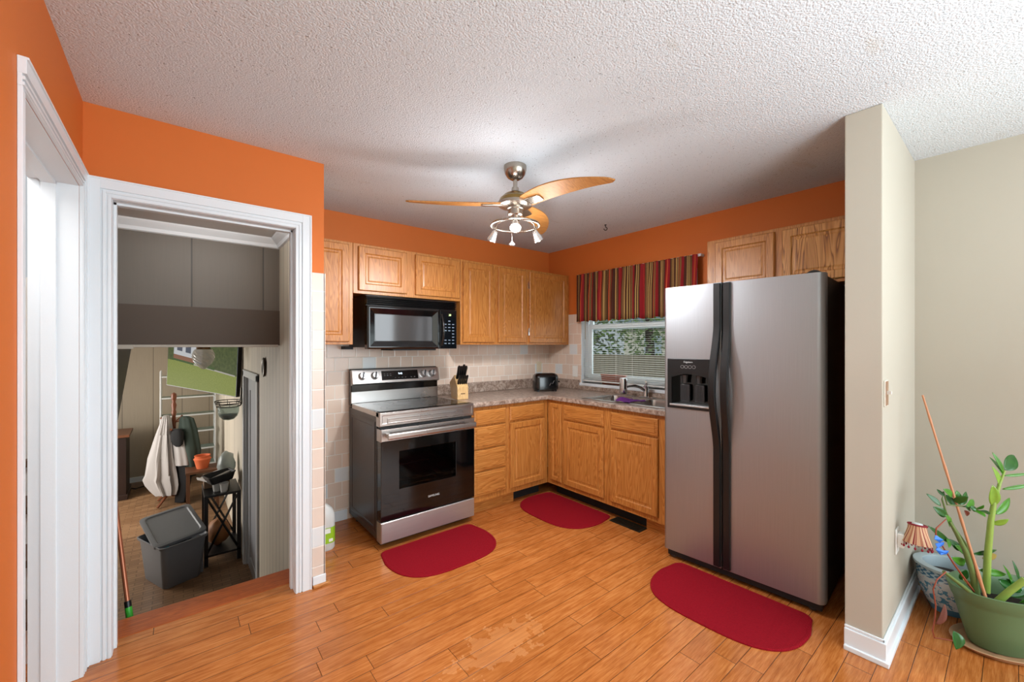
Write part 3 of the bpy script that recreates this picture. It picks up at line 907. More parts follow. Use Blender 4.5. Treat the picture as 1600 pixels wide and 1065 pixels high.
# embossed side panel
mb2 = MB().front(.05, .09, .56, .85, [(0, .001), (0, -.002), (.012, -.004), (.03, -.004), (.04, -.001)])
mb2.xf(Matrix.Translation((.003, -.02, 0)) @ Matrix.Rotation(-PI/2, 4, 'Z'))
mb.add(mb2.v, mb2.f)
obj('range_body', mb, M_DARKSIDE, R, bev=.003)
obj('oven_cavity', MB().box(.02, -.60, .2, .10, -.05, .73).box(w-.10, -.60, .2, w-.02, -.05, .73).box(.10, -.10, .2, w-.10, -.05, .73).box(.1, -.6, .2, w-.1, -.1, .26).box(.1, -.6, .68, w-.1, -.1, .73), mat('speckled_oven_enamel', (44, 42, 44), .35, var=.3, vscale=150), R)
for z in (.40, .52):
    mb = MB()
    for yy in (-.57, -.13): mb.tube([(.10, yy, z), (w-.10, yy, z)], .004, 6)
    for k in range(16):
        x = .13+k*(w-.26)/15; mb.tube([(x, -.57, z), (x, -.13, z)], .0025, 5)
    obj('oven_rack', mb, M_CHROME, R)
# cooktop
obj('cooktop_frame', MB().cells([0, .028, w-.028, w], [-.645, -.60, -.11, -.10], lambda i, j: not (i == 1 and j == 1), .884, .918, 'xy'), M_STEELH, R, bev=.003)
g = obj('cooktop_glass', MB().box(.02, -.625, .900, w-.02, -.10, .9175), M_GLASSBLACK, R)
mb = MB()
for cx, cy, r in ((.2, -.47, .115), (.55, -.47, .09), (.2, -.23, .08), (.55, -.23, .1), (.38, -.2, .05)):
    for rr in (r, r*.62):
        mb.lathe([(rr-.0012, .9177), (rr-.0012, .9180), (rr, .9180), (rr, .9177)], (cx, cy, 0), 40, cap0=False, cap1=False)
obj('burner_ring', mb, mat('grey_burner_print', (96, 94, 92), .3), g)
# front fascia with inset outline
mb = MB().front(0, .822, w, .918, [(0, -.60), (0, -.655), (.004, -.660), (.02, -.660), (.0225, -.6575), (.025, -.6575)])
f = obj('front_fascia', mb, M_STEELH, R, bev=.001)
mb = MB().front(.055, .838, .72, .876, [(0, -.659), (0, -.6625), (.003, -.6635), (.006, -.6635), (.009, -.661)])
obj('fascia_inset', mb, M_STEELH, f)
obj('gap_strip', MB().box(.01, -.64, .79, w-.01, -.60, .822), M_BLACKMATTE, R)
# oven door
D = obj('oven_door', MB().front(.004, .722, w-.004, .805, [(0, -.60), (0, -.672), (.004, -.676)]), M_STEELH, R)
mb = MB().cells([.004, .135, .585, w-.004], [.19, .385, .645, .722], lambda i, j: not (i == 1 and j == 1), -.674, -.61, 'xz')
obj('door_glass_panel', mb, M_GLASSBLACK, D, bev=.002)
obj('oven_window', MB().box(.134, -.671, .384, .586, -.668, .646), M_TINT, D)
mb = MB()
for x in (.05, w-.05): mb.box(x-.014, -.725, .752, x+.014, -.67, .778)
L = []
for y0 in (0,):
    mb.prism([(a_, b_) for a_, b_ in rrect(-.742, .745, -.718, .786, .010, 4)], .03, w-.03, 'yz')
obj('door_handle', mb, M_STEELH, D, bev=.002)
text('brand_name', 'SAMSUNG', .020, mat('silver_print', (200, 200, 200), .35), D, (w/2+.02, -.6748, .282), (PI/2, 0, 0))
obj('storage_drawer', MB().front(.004, .04, w-.004, .180, [(0, -.60), (0, -.670), (.005, -.676)]), M_STEELD, R)
for x in (.05, w-.05):
    for y in (-.56, -.10): obj('foot', MB().lathe([(.018, 0), (.018, .03), (.014, .05)], (x, y, 0), 16), M_BLACK, R)
obj('toe_strip', MB().box(.02, -.62, .012, w-.02, -.58, .05), M_BLACKMATTE, R)
# backguard
mb = MB().prism([(-.03, .90), (-.075, .90), (-.075, 1.075), (-.055, 1.185), (-.03, 1.185)], 0, w, 'yz')
bgd = obj('backguard', mb, M_DARKSIDE, R, bev=.003)
obj('lower_strip', MB().front(.0, .918, w, 1.008, [(0, -.07), (0, -.084), (.002, -.086)]), M_STEELH, bgd)
obj('black_recess', MB().box(.004, -.082, 1.008, w-.004, -.07, 1.07), M_BLACKGLOSS, bgd)  # black recess between the lower strip and the control panel
A = Matrix.Translation((0, -.118, 1.068)) @ Matrix.Rotation(math.radians(-16), 4, 'X')
mb = MB().front(0, 0, w, .118, [(0, .05), (0, .003), (.003, 0)]).xf(A)
cp = obj('control_panel', mb, M_STEELH, bgd, bev=.002)
obj('display', MB().front(.235, .022, .555, .098, [(0, .002), (0, -.001), (.002, -.0015)]).xf(A), M_BLACKGLOSS, cp)
text('clock_digits', '9:48', .020, mat('clock_glow', (220, 240, 255), .4, emit=(210, 235, 255), estr=2.5), cp, A @ Vector((.395, -.0022, .072)), (PI/2-math.radians(16), 0, 0))
for x, z in ((.26, .073), (.285, .073), (.31, .073), (.26, .059), (.285, .059), (.31, .059), (.35, .039), (.38, .039), (.41, .039), (.44, .039), (.49, .039), (.52, .039)):
    obj('display_legend', MB().box(x-.006, -.002, z-.0012, x+.006, -.0012, z+.0012).xf(A), mat('grey_print', (120, 122, 124), .4), cp)
for x in (.078, .178, .607, .687):
    mb = MB().lathe([(.030, .003), (.030, -.004), (.027, -.010), (.0265, -.030), (.024, -.034)], (x, 0, .062), 28, 'y').xf(A)
    k = obj('knob', mb, mat('silver_knob', (200, 198, 196), .25, .6), cp)
    obj('knob_grip', MB().box(x-.006, -.040, .036, x+.006, -.030, .088).xf(A @ Matrix.Translation((x, 0, .062)) @ Matrix.Rotation(.25, 4, 'Y') @ Matrix.Translation((-x, 0, -.062))), mat('dark_knob_grip', (60, 60, 62), .3, .8), k, bev=.002)

# ------------------------------------------------------------------ microwave
MW = thing('microwave', 'black over-the-range microwave under the short oak cabinet', 'microwave', (-2.215, -.007, 1.345))
w, h, dp = .745, .392, -.40
obj('case', MB().box(0, dp+.045, .012, w, 0, h), M_BLACK, MW, bev=.003)
obj('back_plate', MB().box(-.06, -.10, -.004, 0, 0, .02), M_BLACKMATTE, MW)
mb = MB().box(.0, dp+.02, .318, w, dp+.05, h)
for k in range(5):
    z = .322+k*.0138
    mb.prism([(dp-.004, z), (dp+.03, z+.003), (dp+.03, z+.012), (dp+.004, z+.0095)], 0, w, 'yz')
obj('vent_grille', mb, M_BLACKGLOSS, MW)
mb = MB().front(.0, .0, .585, .316, [(0, dp+.048), (0, dp-.004), (.012, dp-.010), (.018, dp-.010), (.058, dp+.008), (.060, dp+.008)])
dr = obj('door', mb, M_BLACKGLOSS, MW)
obj('door_window', MB().prism(rrect(.062, .062, .523, .254, .012), dp+.0065, dp+.0082, 'xz'), mat('mirrored_window', (92, 90, 90), .08, .55), dr)
mb = MB(); pts = []
for i in range(13):
    s = i/12; pts.append((.60, dp-.012-.034*math.sin(PI*s), .03+.245*s))
mb.tube(pts, [.013]+[.010]*11+[.013], 12)
obj('handle', mb, M_BLACKGLOSS, MW)
p = obj('control_panel', MB().front(.588, 0, w, .316, [(0, dp+.048), (0, dp-.004), (.006, dp-.008)]), mat('blue_black_panel', (8, 12, 16), .12), MW)
obj('display', MB().box(.655, dp-.0095, .262, .70, dp-.0075, .286), M_BLACKGLOSS, p)
text('clock_digits', '30', .022, mat('green_glow', (200, 230, 160), .4, emit=(200, 230, 150), estr=1.6), p, (.678, dp-.0105, .274), (PI/2, 0, 0))
M_KEY = mat('pale_key_print', (120, 134, 148), .4)
for r_ in range(8):
    for c_ in range(3):
        if (r_ in (3, 4, 5) and c_ < 2 and r_ > 3): continue
        x = .637+c_*.036; z = .225-r_*.026
        if r_ == 0 and c_ != 1: continue
        obj('button', MB().box(x-.010, dp-.0092, z-.0035, x+.010, dp-.0078, z+.0035), M_KEY, p)
obj('bottom_tray', MB().box(.2, dp+.01, -.012, .56, dp+.25, .012), M_BLACKMATTE, MW)

# ------------------------------------------------------------------ fridge
FR = thing('refrigerator', 'stainless side-by-side refrigerator with black handles and ice dispenser', 'refrigerator', (-.82, -1.906, 0), math.radians(-90+4.16))
w, top, split = .845, 1.742, .358
obj('cabinet_body', MB().box(.006, .075, .03, w-.006, .735, 1.735), M_FRIDGESIDE, FR, bev=.006)
def door_sec(x0, x1, rl, rr, y0=0, y1=.068):
    p = []
    n = 8
    for i in range(n+1):
        a = PI + (PI/2)*i/n; p.append((x0+rl+rl*math.cos(a), y0+rl+rl*math.sin(a)))
    for i in range(n+1):
        a = 1.5*PI + (PI/2)*i/n; p.append((x1-rr+rr*math.cos(a), y0+rr+rr*math.sin(a)))
    p += [(x1, y1), (x0, y1)]
    return p
z0 = .062
NX0, NX1, NZ0, NZ1 = .055, .285, 1.0, 1.195
mb = MB().prism(door_sec(0, split-.004, .02, .004), z0, NZ0, smooth=True).prism(door_sec(0, split-.004, .02, .004), NZ1, top, smooth=True)
mb.prism(door_sec(0, NX0, .02, .0005), NZ0, NZ1, smooth=True).prism(door_sec(NX1, split-.004, .0005, .004), NZ0, NZ1, smooth=True)
ld = obj('freezer_door', mb, M_STEEL, FR, smooth_angle=50)
rd = obj('fridge_door', MB().prism(door_sec(split+.004, w, .004, .034), z0, top, smooth=True), M_STEEL, FR, smooth_angle=50)
obj('door_gasket', MB().box(.01, .066, z0+.01, w-.01, .078, top-.01).box(split-.004, .02, z0, split+.004, .07, top), M_BLACKMATTE, FR)
# dispenser
mb = MB().cells([.028, NX0, NX1, .318], [.975, NZ0, NZ1, 1.288], lambda i, j: not (i == 1 and j == 1), -.008, .004, 'xz')
dsp = obj('dispenser', mb, M_BLACK, ld, bev=.003)
# arched top of the niche
arch = [(NX0, NZ1+.002)]+[(NX0+(NX1-NX0)*i/12, NZ1-.024+.024*math.sin(PI*i/12)) for i in range(13)]+[(NX1, NZ1+.002)]
obj('niche_arch', MB().prism(arch[::-1], -.008, .002, 'xz'), M_BLACK, dsp)
obj('niche', MB().box(NX0, .058, NZ0, NX1, .066, NZ1).box(NX0-.001, 0, NZ0, NX0+.001, .06, NZ1).box(NX1-.001, 0, NZ0, NX1+.001, .06, NZ1).box(NX0, 0, NZ1-.002, NX1, .06, NZ1), M_BLACKGLOSS, dsp)
for x in (.125, .215):
    mb = MB().prism([(a_, b_) for a_, b_ in rrect(x-.03, 1.02, x+.03, 1.125, .01)], .03, .042, 'xz').box(x-.012, .028, 1.03, x-.007, .032, 1.12).box(x+.007, .028, 1.03, x+.012, .032, 1.12)
    obj('paddle', mb, mat('grey_paddle', (40, 40, 42), .3), dsp, bev=.002)
    obj('nozzle', MB().lathe([(.014, 1.135), (.016, 1.16), (.02, 1.185)], (x, .03, 0), 16), mat('grey_nozzle', (60, 60, 62), .25), dsp)
obj('drip_tray', MB().box(NX0-.01, -.014, .992, NX1+.012, .05, 1.003), mat('silver_tray', (190, 190, 190), .3, .6), dsp, bev=.002)
text('brand_name', 'Frigidaire', .015, mat('silver_print', (200, 200, 200), .35), dsp, (.162, -.0088, 1.268), (PI/2, 0, 0), .0004)
for k in range(4):
    obj('button', MB().lathe([(.0105, -.0076), (.0105, -.0090), (.0085, -.0090), (.0085, -.0080)], (.125+k*.024, 0, 1.238), 20, 'y', cap0=False, cap1=False), mat('grey_button', (130, 130, 132), .4), dsp)
# handles
def fhandle(x0, x1, par, lean):
    mb = MB(); L = []
    for i in range(49):
        z = z0+.01+(top-.015-z0)*i/48
        s = (z-1.12)/.37
        b = math.cos(PI/2*max(-1, min(1, s)))**1.6 if abs(s) < 1 else 0
        yo = -.016-.046*b; xo = lean*b
        inner = .0 - (.040*b if b > .03 else 0)
        th = .020
        L.append([(x0+xo+.004, yo, z), (x1+xo-.004, yo, z), (x1+xo, yo+.006, z), (x1+xo, yo+th, z), (x0+xo, yo+th, z), (x0+xo, yo+.006, z)])
    mb.loft(L, True, True, True)
    return obj('handle', mb, M_BLACK, par, smooth_angle=30)
fhandle(split-.046, split-.006, ld, -.014); fhandle(split+.008, split+.048, rd, .0)
obj('base_grille', MB().box(.02, .02, .022, w-.015, .06, .06), M_BLACKMATTE, FR)
for x in (.04, w-.06):
    for y in (.06, .68): obj('foot', MB().lathe([(.016, 0), (.02, .008), (.02, .03)], (x, y, 0), 16), mat('steel_foot', (130, 130, 130), .3, .8), FR)
mb = MB().prism([(a_, b_) for a_, b_ in [(-.05+.1*i/10, .028*math.sin(PI*i/10)) for i in range(11)]], -.03, .05, 'xz')
obj('hinge_cover', mb.xf(Matrix.Translation((w-.055, .075, 1.735))), M_BLACKGLOSS, FR, bev=.003)
obj('hinge_cover', MB().box(.01, .06, 1.735, .12, .13, 1.75), M_BLACK, FR, bev=.005)

# ------------------------------------------------------------------ ceiling fan
FN = thing('ceiling_fan', 'brushed nickel ceiling fan with three curved wooden blades and a ring of spotlights', 'ceiling fan', (-1.742, -1.505, H))
obj('canopy', MB().lathe([(.066, 0), (.066, -.022), (.060, -.045), (.045, -.066), (.026, -.078), (.018, -.08)], n=36), M_NICKEL, FN)
obj('downrod', MB().tube([(0, 0, -.07), (0, 0, -.155)], .0125, 16).lathe([(.020, -.125), (.022, -.135), (.022, -.15), (.016, -.155)], n=20), M_NICKEL, FN)
mh = obj('motor_housing', MB().lathe([(.018, -.145), (.03, -.15), (.06, -.165), (.088, -.19), (.10, -.215), (.098, -.232), (.075, -.24), (.06, -.242)], n=44), M_NICKEL, FN)
obj('housing_band', MB().lathe([(.062, -.1665), (.089, -.191), (.1005, -.214), (.0985, -.213), (.087, -.192), (.061, -.168)], n=44, cap0=False, cap1=False), mat('bronze_band', (150, 118, 60), .25, .9), mh)
obj('light_neck', MB().lathe([(.05, -.238), (.05, -.252), (.044, -.255), (.044, -.285), (.038, -.29), (.03, -.292), (.028, -.315), (.012, -.318)], n=32), M_NICKEL, FN)
fwd = Vector((math.cos(YAW), math.sin(YAW), 0)); rgt = Vector((math.sin(YAW), -math.cos(YAW), 0))
def blade_shape():
    top, bot = [], []
    n = 28
    out = []
    for i in range(n+1):
        s = i/n
        x = .085+.535*s
        # right-hand edge (-y) convex, the narrow tip bends to the left-hand side
        yr = -.055-.06*math.sin(PI*s*.8)+.13*s*s
        yl = yr+.11+.05*math.sin(PI*s)-.07*s
        if s > .93:
            q = (s-.93)/.07; mid = (yr+yl)/2; r = math.sqrt(max(0, 1-q*q)); yr = mid+(yr-mid)*r; yl = mid+(yl-mid)*r
        out.append((x, yr, yl))
    return out
def build_blade(ang):
    L = []
    for x, yr, yl in blade_shape():
        L.append([(x, yr, -.004), (x, yl, -.004), (x, yl, .004), (x, yr, .004)])
    mb = MB().loft(L, True, True, False)
    pitch = Matrix.Rotation(math.radians(-12), 4, 'X')
    M = Matrix.Rotation(ang, 4, 'Z') @ Matrix.Translation((0, 0, -.222)) @ pitch
    mb.xf(M)
    b = obj('blade', mb, [M_BLADE, M_BLADETOP], FN, bev=.002)
    for p in b.data.polygons:
        if p.normal.z > .5: p.material_index = 1
    mi = MB().prism([(.05, -.022), (.13, -.034), (.19, -.03), (.2, -.02), (.2, .02), (.19, .03), (.13, .034), (.05, .022)], -.012, -.004).xf(M)
    obj('blade_arm', mi, M_NICKEL, b, bev=.002)
M_BLADE = oak('maple_blade', lin(188, 130, 66), lin(172, 114, 54), lin(148, 92, 40), vertical=False, rough=.5)
M_BLADETOP = mat('dark_blade_top', (70, 66, 64), .4)
base_ang = YAW-PI/2           # direction of camera-right in world
for aR in (183, 66, -44): build_blade(base_ang+math.radians(aR))
ring = obj('light_ring', MB().torus((0, 0, -.345), .138, .0075, 48, 10), M_NICKEL, FN)
mb = MB()
for aR in (20, 140, 260):
    a_ = base_ang+math.radians(aR+10)
    d_ = Vector((math.cos(a_), math.sin(a_), 0))
    mb.tube([d_*.03+Vector((0, 0, -.30)), d_*.09+Vector((0, 0, -.302)), d_*.125+Vector((0, 0, -.318)), d_*.138+Vector((0, 0, -.342))], .0055, 8)
obj('ring_bracket', mb, M_NICKEL, ring)
M_SHADE = mat('silvered_shade', (220, 220, 218), .2, .85)
M_BULB = mat('lit_bulb', (255, 250, 240), .3, emit=(255, 244, 226), estr=45)
for aR, tilt in ((-90, 38), (30, 30), (150, 30)):
    a_ = base_ang+math.radians(aR)
    d_ = Vector((math.cos(a_), math.sin(a_), 0))
    at = d_*.138+Vector((0, 0, -.352))
    ax_ = (d_*math.sin(math.radians(tilt))+Vector((0, 0, -math.cos(math.radians(tilt))))).normalized()
    Q = ax_.to_track_quat('Z', 'Y').to_matrix().to_4x4()
    T = Matrix.Translation(at+Vector((0, 0, -.012))-ax_*.008) @ Q
    sp = obj('spotlight', MB().lathe([(.010, 0), (.014, .004), (.018, .02), (.027, .055), (.030, .066), (.0285, .066), (.025, .055), (.016, .022)], n=28, cap1=False).xf(T), M_SHADE, FN)
    obj('swivel', MB().tube([d_*.138+Vector((0, 0, -.345)), d_*.138+Vector((0, 0, -.372))], .006, 10), M_NICKEL, sp)
    bl = obj('bulb', MB().ball((0, 0, .052), .0225, sz=.75, n=10).xf(T), M_BULB, sp)
    lp = Vector(FN.location)+(T @ Vector((0, 0, .085)))
    light('fan_bulb_glow', 'POINT', lp, 6, (.94, .97, 1), .07)
    l = light('fan_spotlight_lamp', 'SPOT', lp, 33, (.94, .97, 1), .03, target=lp+ax_)
    l.data.spot_size = math.radians(150); l.data.spot_blend = .6
mb = MB()
for k in range(22): mb.ball((.0, .0, -.32-k*.0052), .0019, n=4)
ch = obj('pull_chain', mb.xf(Matrix.Translation(-rgt*.018)), M_CHROME, FN)
obj('chain_pull', MB().lathe([(.003, -.434), (.006, -.442), (.016, -.452), (.017, -.457), (.010, -.462)], n=20).xf(Matrix.Translation(-rgt*.018)), M_WHITE, ch)

# ceiling hook
mb = MB().lathe([(.010, 0), (.010, -.004), (.003, -.006)], n=14)
pts = [(0, 0, -.004), (0, 0, -.02)]+[(.0+.014*math.sin(a*PI/8), 0, -.034+.014*math.cos(a*PI/8)) for a in range(0, 13)]
mb.tube(pts, .0035, 8)
o = obj('ceiling_hook', mb, M_BLACKMATTE); o.location = (-.393, -1.103, H); o.rotation_euler = (0, 0, base_ang)
tag(o, 'small black hook screwed into the ceiling near the window', 'hook')

# ------------------------------------------------------------------ red mats
def mat_outline(w=.76, d=.48):
    p = []
    n = 40
    # flat edge at y=0 with small corner radius, rounded far side
    r = .05
    for i in range(7): a = PI/2+PI/2*i/6; p.append((-w/2+.02+r+r*math.cos(a), -r+r*math.sin(a)))
    for i in range(n+1):
        a = PI+PI*i/n
        c, s = math.cos(a), math.sin(a)
        e = .62
        p.append((math.copysign(abs(c)**e, c)*w/2, -.16+s and -.16-(abs(s)**(.8))*(d-.16)))
    for i in range(7): a = PI/2*i/6; p.append((w/2-.02-r+r*math.cos(a), -r+r*math.sin(a)))
    return p
def make_mat(loc, rot, label):
    out = mat_outline()
    L = [[(x*k, (y+.22)*k-.22, z) for x, y in out] for k, z in ((1, 0), (1, .006), (.985, .009), (.965, .009), (.955, .0075))]
    mb = MB().loft(L, True, True, False)
    o = obj('kitchen_mat', mb, M_RUG); o.location = loc; o.rotation_euler = (0, 0, rot)
    tag(o, label, 'mat', 'red half-oval kitchen mats')
make_mat((-1.885, -.70, .0), math.radians(0), 'red half-oval mat on the floor in front of the range')
make_mat((-.575, -.955, .0), math.radians(-90), 'red half-oval mat on the floor in front of the sink cabinet')
make_mat((-.80, -2.355, .0), math.radians(-88), 'red half-oval mat on the floor in front of the refrigerator')

# floor register
t = thing('floor_register', 'dark metal floor vent between the sink mat and the fridge', 'vent', (-.595, -1.475, 0))
M_REG = mat('dark_bronze_vent', (46, 40, 30), .45, .5)
obj('vent_frame', MB().cells([-.055, -.04, .04, .055], [-.135, -.12, .12, .135], lambda i, j: not (i == 1 and j == 1), 0, .006, 'xy'), M_REG, t, bev=.002)
mb = MB()
for k in range(20): mb.box(-.042, -.118+k*.0122, .0005, .042, -.111+k*.0122, .0045)
obj('vent_slats', mb, M_REG, t)

# jug by the range
t = thing('cleaner_jug', 'translucent white plastic jug with a green label on the floor beside the range', 'jug', (-2.517, -.40, 0))
M_JUG = see_through('milky_plastic', (232, 230, 226), .25, .35)
mb = MB(); L = []
for s, z in ((.9, 0), (1, .012), (1, .20), (.97, .235), (.8, .27), (.45, .296), (.27, .305), (.27, .325)):
    L.append([(x*s, y*s, z) for x, y in rrect(-.078, -.055, .078, .055, .04)])
mb.loft(L, True, True, True)
obj('bottle', mb, M_JUG, t)
obj('liquid', MB().loft([[(x*.95, y*.95, z) for x, y in rrect(-.078, -.055, .078, .055, .04)] for z in (.006, .16)], smooth=True), mat('pale_cleaning_liquid', (214, 210, 200), .2), t)
mb = MB(); out = rrect(-.0785, -.0555, .0785, .0555, .04)
mb.loft([[(x, y, .05) for x, y in out], [(x, y, .155) for x, y in out]], False, False, True)
lb = obj('label_band', mb, mat('green_label', (150, 190, 40), .4), t)
obj('label_code', MB().box(.03, -.0562, .06, .055, -.0555, .08).box(-.04, -.0562, .118, .04, -.0555, .15), mat('white_label_print', (232, 236, 226), .4), lb)
obj('cap', MB().lathe([(.022, .315), (.022, .345), (.018, .348)], n=20), M_WHITE, t)

# ------------------------------------------------------------------ partition: switch, night light
t = thing('light_switch', 'brown patterned light switch plate with a white toggle on the partition wall', 'light switch', (-.862, PY1, 1.162))
obj('plate', MB().box(-.035, -.006, -.057, .035, 0, .057), [mat('ivory_switch_edge', (226, 220, 206), .4)], t, bev=.002)
obj('plate_face', MB().box(-.031, -.0068, -.053, .031, -.0058, .053), oak('brown_plate_print', lin(176, 140, 110), lin(140, 104, 80), lin(100, 70, 52), figure=2), t)
obj('toggle', MB().box(-.005, -.022, -.004, .005, -.006, .010), mat('white_plastic', (236, 234, 228), .35), t, bev=.001)
t = thing('night_light', 'plug-in night light with a striped red and cream fringed shade on the partition wall', 'night light', (-.60, PY1, .43))
M_NLW = mat('white_plastic', (236, 234, 228), .35)
obj('outlet_plate', MB().box(-.036, -.006, -.05, .036, 0, .068), M_NLW, t, bev=.003)
obj('plug_base', MB().box(-.022, -.03, -.015, .022, -.006, .05).box(-.012, -.055, .03, .012, -.03, .05), M_NLW, t, bev=.003)
def shade_mat():
    m = bpy.data.materials.new('striped_shade_cloth'); tt = NT(m); x, y, z = tt.xyz(tt.co())
    a = tt.math('ARCTAN2', tt.math('ADD', y, .072), x)
    s = tt.math('FRACT', tt.math('MULTIPLY', a, 1.3))
    tt.L(tt.ramp(s, [(0, lin(206, 160, 124)), (.35, lin(176, 112, 84)), (.6, lin(220, 182, 146)), (.85, lin(140, 40, 44))], 'CONSTANT'), tt.b.inputs['Base Color'])
    tt.b.inputs['Roughness'].default_value = .8
    return m
tl = Matrix.Translation((0, -.072, .045)) @ Matrix.Rotation(math.radians(10), 4, 'Y') @ Matrix.Translation((0, .072, -.045))
obj('shade', MB().lathe([(.052, .02), (.048, .035), (.040, .06), (.034, .085), (.032, .105), (.030, .105), (.038, .06), (.050, .02)], (0, -.072, 0), 30, cap0=False, cap1=False).xf(tl), shade_mat(), t)
obj('top_trim', MB().torus((0, -.072, .105), .032, .004, 28, 8).xf(tl), mat('dark_red_trim', (140, 20, 40), .7), t)
obj('inner_diffuser', MB().lathe([(.02, .012), (.024, .02), (.022, .10), (.018, .112), (.006, .114)], (0, -.072, 0), 20).xf(tl), mat('frosted_white', (226, 230, 232), .4), t)
mb = MB()
for k in range(14):
    a_ = 2*PI*k/14; x, y = .0515*math.cos(a_), -.072+.0515*math.sin(a_)
    mb.tube([(x, y, .022), (x, y, .008)], .0012, 5).ball((x, y, .003), .0045, sz=1.4, n=6)
obj('bead_fringe', mb.xf(tl), mat('dark_red_trim', (140, 20, 40), .7), t)

# ------------------------------------------------------------------ plants
M_SOIL = mat('dark_potting_soil', (40, 28, 22), .9, var=.3, bump=.8, bscale=80)
t = thing('porcelain_planter', 'blue and white patterned porcelain planter pressed into the wall corner', 'planter', (-.165, -3.132, 0))
PS = Matrix.Diagonal((.82, .82, .98, 1))
mb = MB().lathe([(.085, 0), (.09, .01), (.112, .05), (.138, .11), (.15, .165), (.149, .2), (.142, .216), (.15, .222), (.162, .226), (.162, .238), (.150, .242), (.118, .238), (.114, .20), (.10, .1)], n=48, cap1=False).xf(PS)
obj('planter_bowl', mb, porcelain(), t)
obj('rim_band', MB().lathe([(.1435, .2165), (.151, .2225), (.1630, .2262), (.1632, .2382), (.1505, .2428), (.118, .2390), (.117, .2372), (.15, .2415), (.1615, .237), (.1615, .227), (.15, .2235)], n=48, cap0=False, cap1=False).xf(PS), mat('grey_glazed_rim', (176, 190, 196), .2, var=.1), t)
obj('soil', MB().lathe([(.001, .185), (.06, .19), (.113, .182), (.113, .17)], n=30).xf(PS), M_SOIL, t)

GX, GY = -.355, -3.318
OV = Matrix.Rotation(YAW, 4, 'Z') @ Matrix.Diagonal((.66, 1, 1, 1)) @ Matrix.Rotation(-YAW, 4, 'Z')
t = thing('plant_saucer', 'brown clay saucer under the large green plant pot', 'saucer', (GX, GY, 0))
M_SAUC = mat('tan_clay_saucer', (176, 134, 98), .5, var=.2)
obj('dish', MB().lathe([(.15, 0), (.185, .004), (.205, .022), (.2, .024), (.18, .01), (.02, .009)], n=48).xf(OV), M_SAUC, t)
P = thing('potted_plant', 'large green plastic pot holding a leafy plant with thick upright stems', 'plant', (GX, GY, .012))
M_POT = mat('sage_green_plastic', (92, 118, 80), .42, var=.06)
obj('pot', MB().lathe([(.13, 0), (.136, .004), (.165, .10), (.19, .19), (.196, .205), (.2, .21), (.215, .252), (.217, .262), (.212, .264), (.206, .255), (.186, .19), (.17, .15)], n=56, cap1=False).xf(OV), M_POT, P)
obj('soil', MB().lathe([(.001, .172), (.1, .178), (.172, .168), (.168, .155)], n=36).xf(OV), M_SOIL, P)

def leaf_mat(name, c1, c2):
    m = bpy.data.materials.new(name); tt = NT(m); co = tt.co()
    n = tt.noise(co, 40, 3)
    tt.L(tt.mix(n, lin(*c1), lin(*c2)), tt.b.inputs['Base Color']); tt.b.inputs['Roughness'].default_value = .3
    tt.b.inputs['Subsurface Weight'].default_value = .0
    return m
M_LEAFD = leaf_mat('dark_glossy_leaf', (22, 66, 22), (44, 104, 34))
M_LEAFM = leaf_mat('mid_green_leaf', (52, 108, 26), (84, 146, 40))
M_LEAFL = leaf_mat('light_green_leaf', (108, 146, 44), (140, 176, 66))
M_LEAFY = leaf_mat('yellowed_leaf', (160, 128, 50), (120, 110, 40))
M_STEM = mat('pale_green_stem', (140, 166, 74), .4, var=.15, vscale=20)
M_STEMD = mat('dull_green_stem', (96, 116, 62), .45, var=.2, vscale=20)
M_TWIG = mat('red_brown_twig', (140, 62, 36), .6, var=.2)
PL = Vector((GX, GY, .012))
def pix(px, py, dep):
    """point seen at that direction, at forward distance dep"""
    a_ = (px-800)/642.4; b_ = -(py-539.3)/642.4
    d_ = fwd+rgt*a_+Vector((0, 0, b_))
    return Vector(cam.location)+d_*dep
def leaf(parent, base, tip, width, m, nrm=None, cup=.15, name='leaf'):
    base, tip = Vector(base), Vector(tip); d_ = tip-base; ln = d_.length; d_.normalize()
    nrm = Vector(nrm) if nrm is not None else Vector((0, 0, 1))
    sd = d_.cross(nrm)
    if sd.length < 1e-3: sd = d_.orthogonal()
    sd.normalize(); up = sd.cross(d_).normalized()
    rows = []
    n = 10
    for i in range(n+1):
        s = i/n; wv = width/2*(math.sin(PI*s**.85)**.8 if 0 < s < 1 else 0)+.0006
        c = base+d_*ln*s+up*(-.12*ln*(s*s)+.06*ln*s)
        rows.append([tuple(c+sd*wv*q+up*(abs(q)**1.5)*wv*cup*2) for q in (-1, -.5, 0, .5, 1)])
    mb = MB().loft(rows, False, False, True, closed=False)
    o = obj(name, mb, m, parent, fix=False)
    md = o.modifiers.new('s', 'SOLIDIFY'); md.thickness = .0012
    return o
def loc(v): return Vector(v)-PL
def stem(pts, r, m=M_STEM, name='stem'):
    return obj(name, MB().tube([loc(p) for p in pts], r, 12), m, P)
toc = -fwd
# depth of the pot centre from the camera
D0 = (Vector((GX, GY, 0))-Vector(cam.location)).dot(fwd)
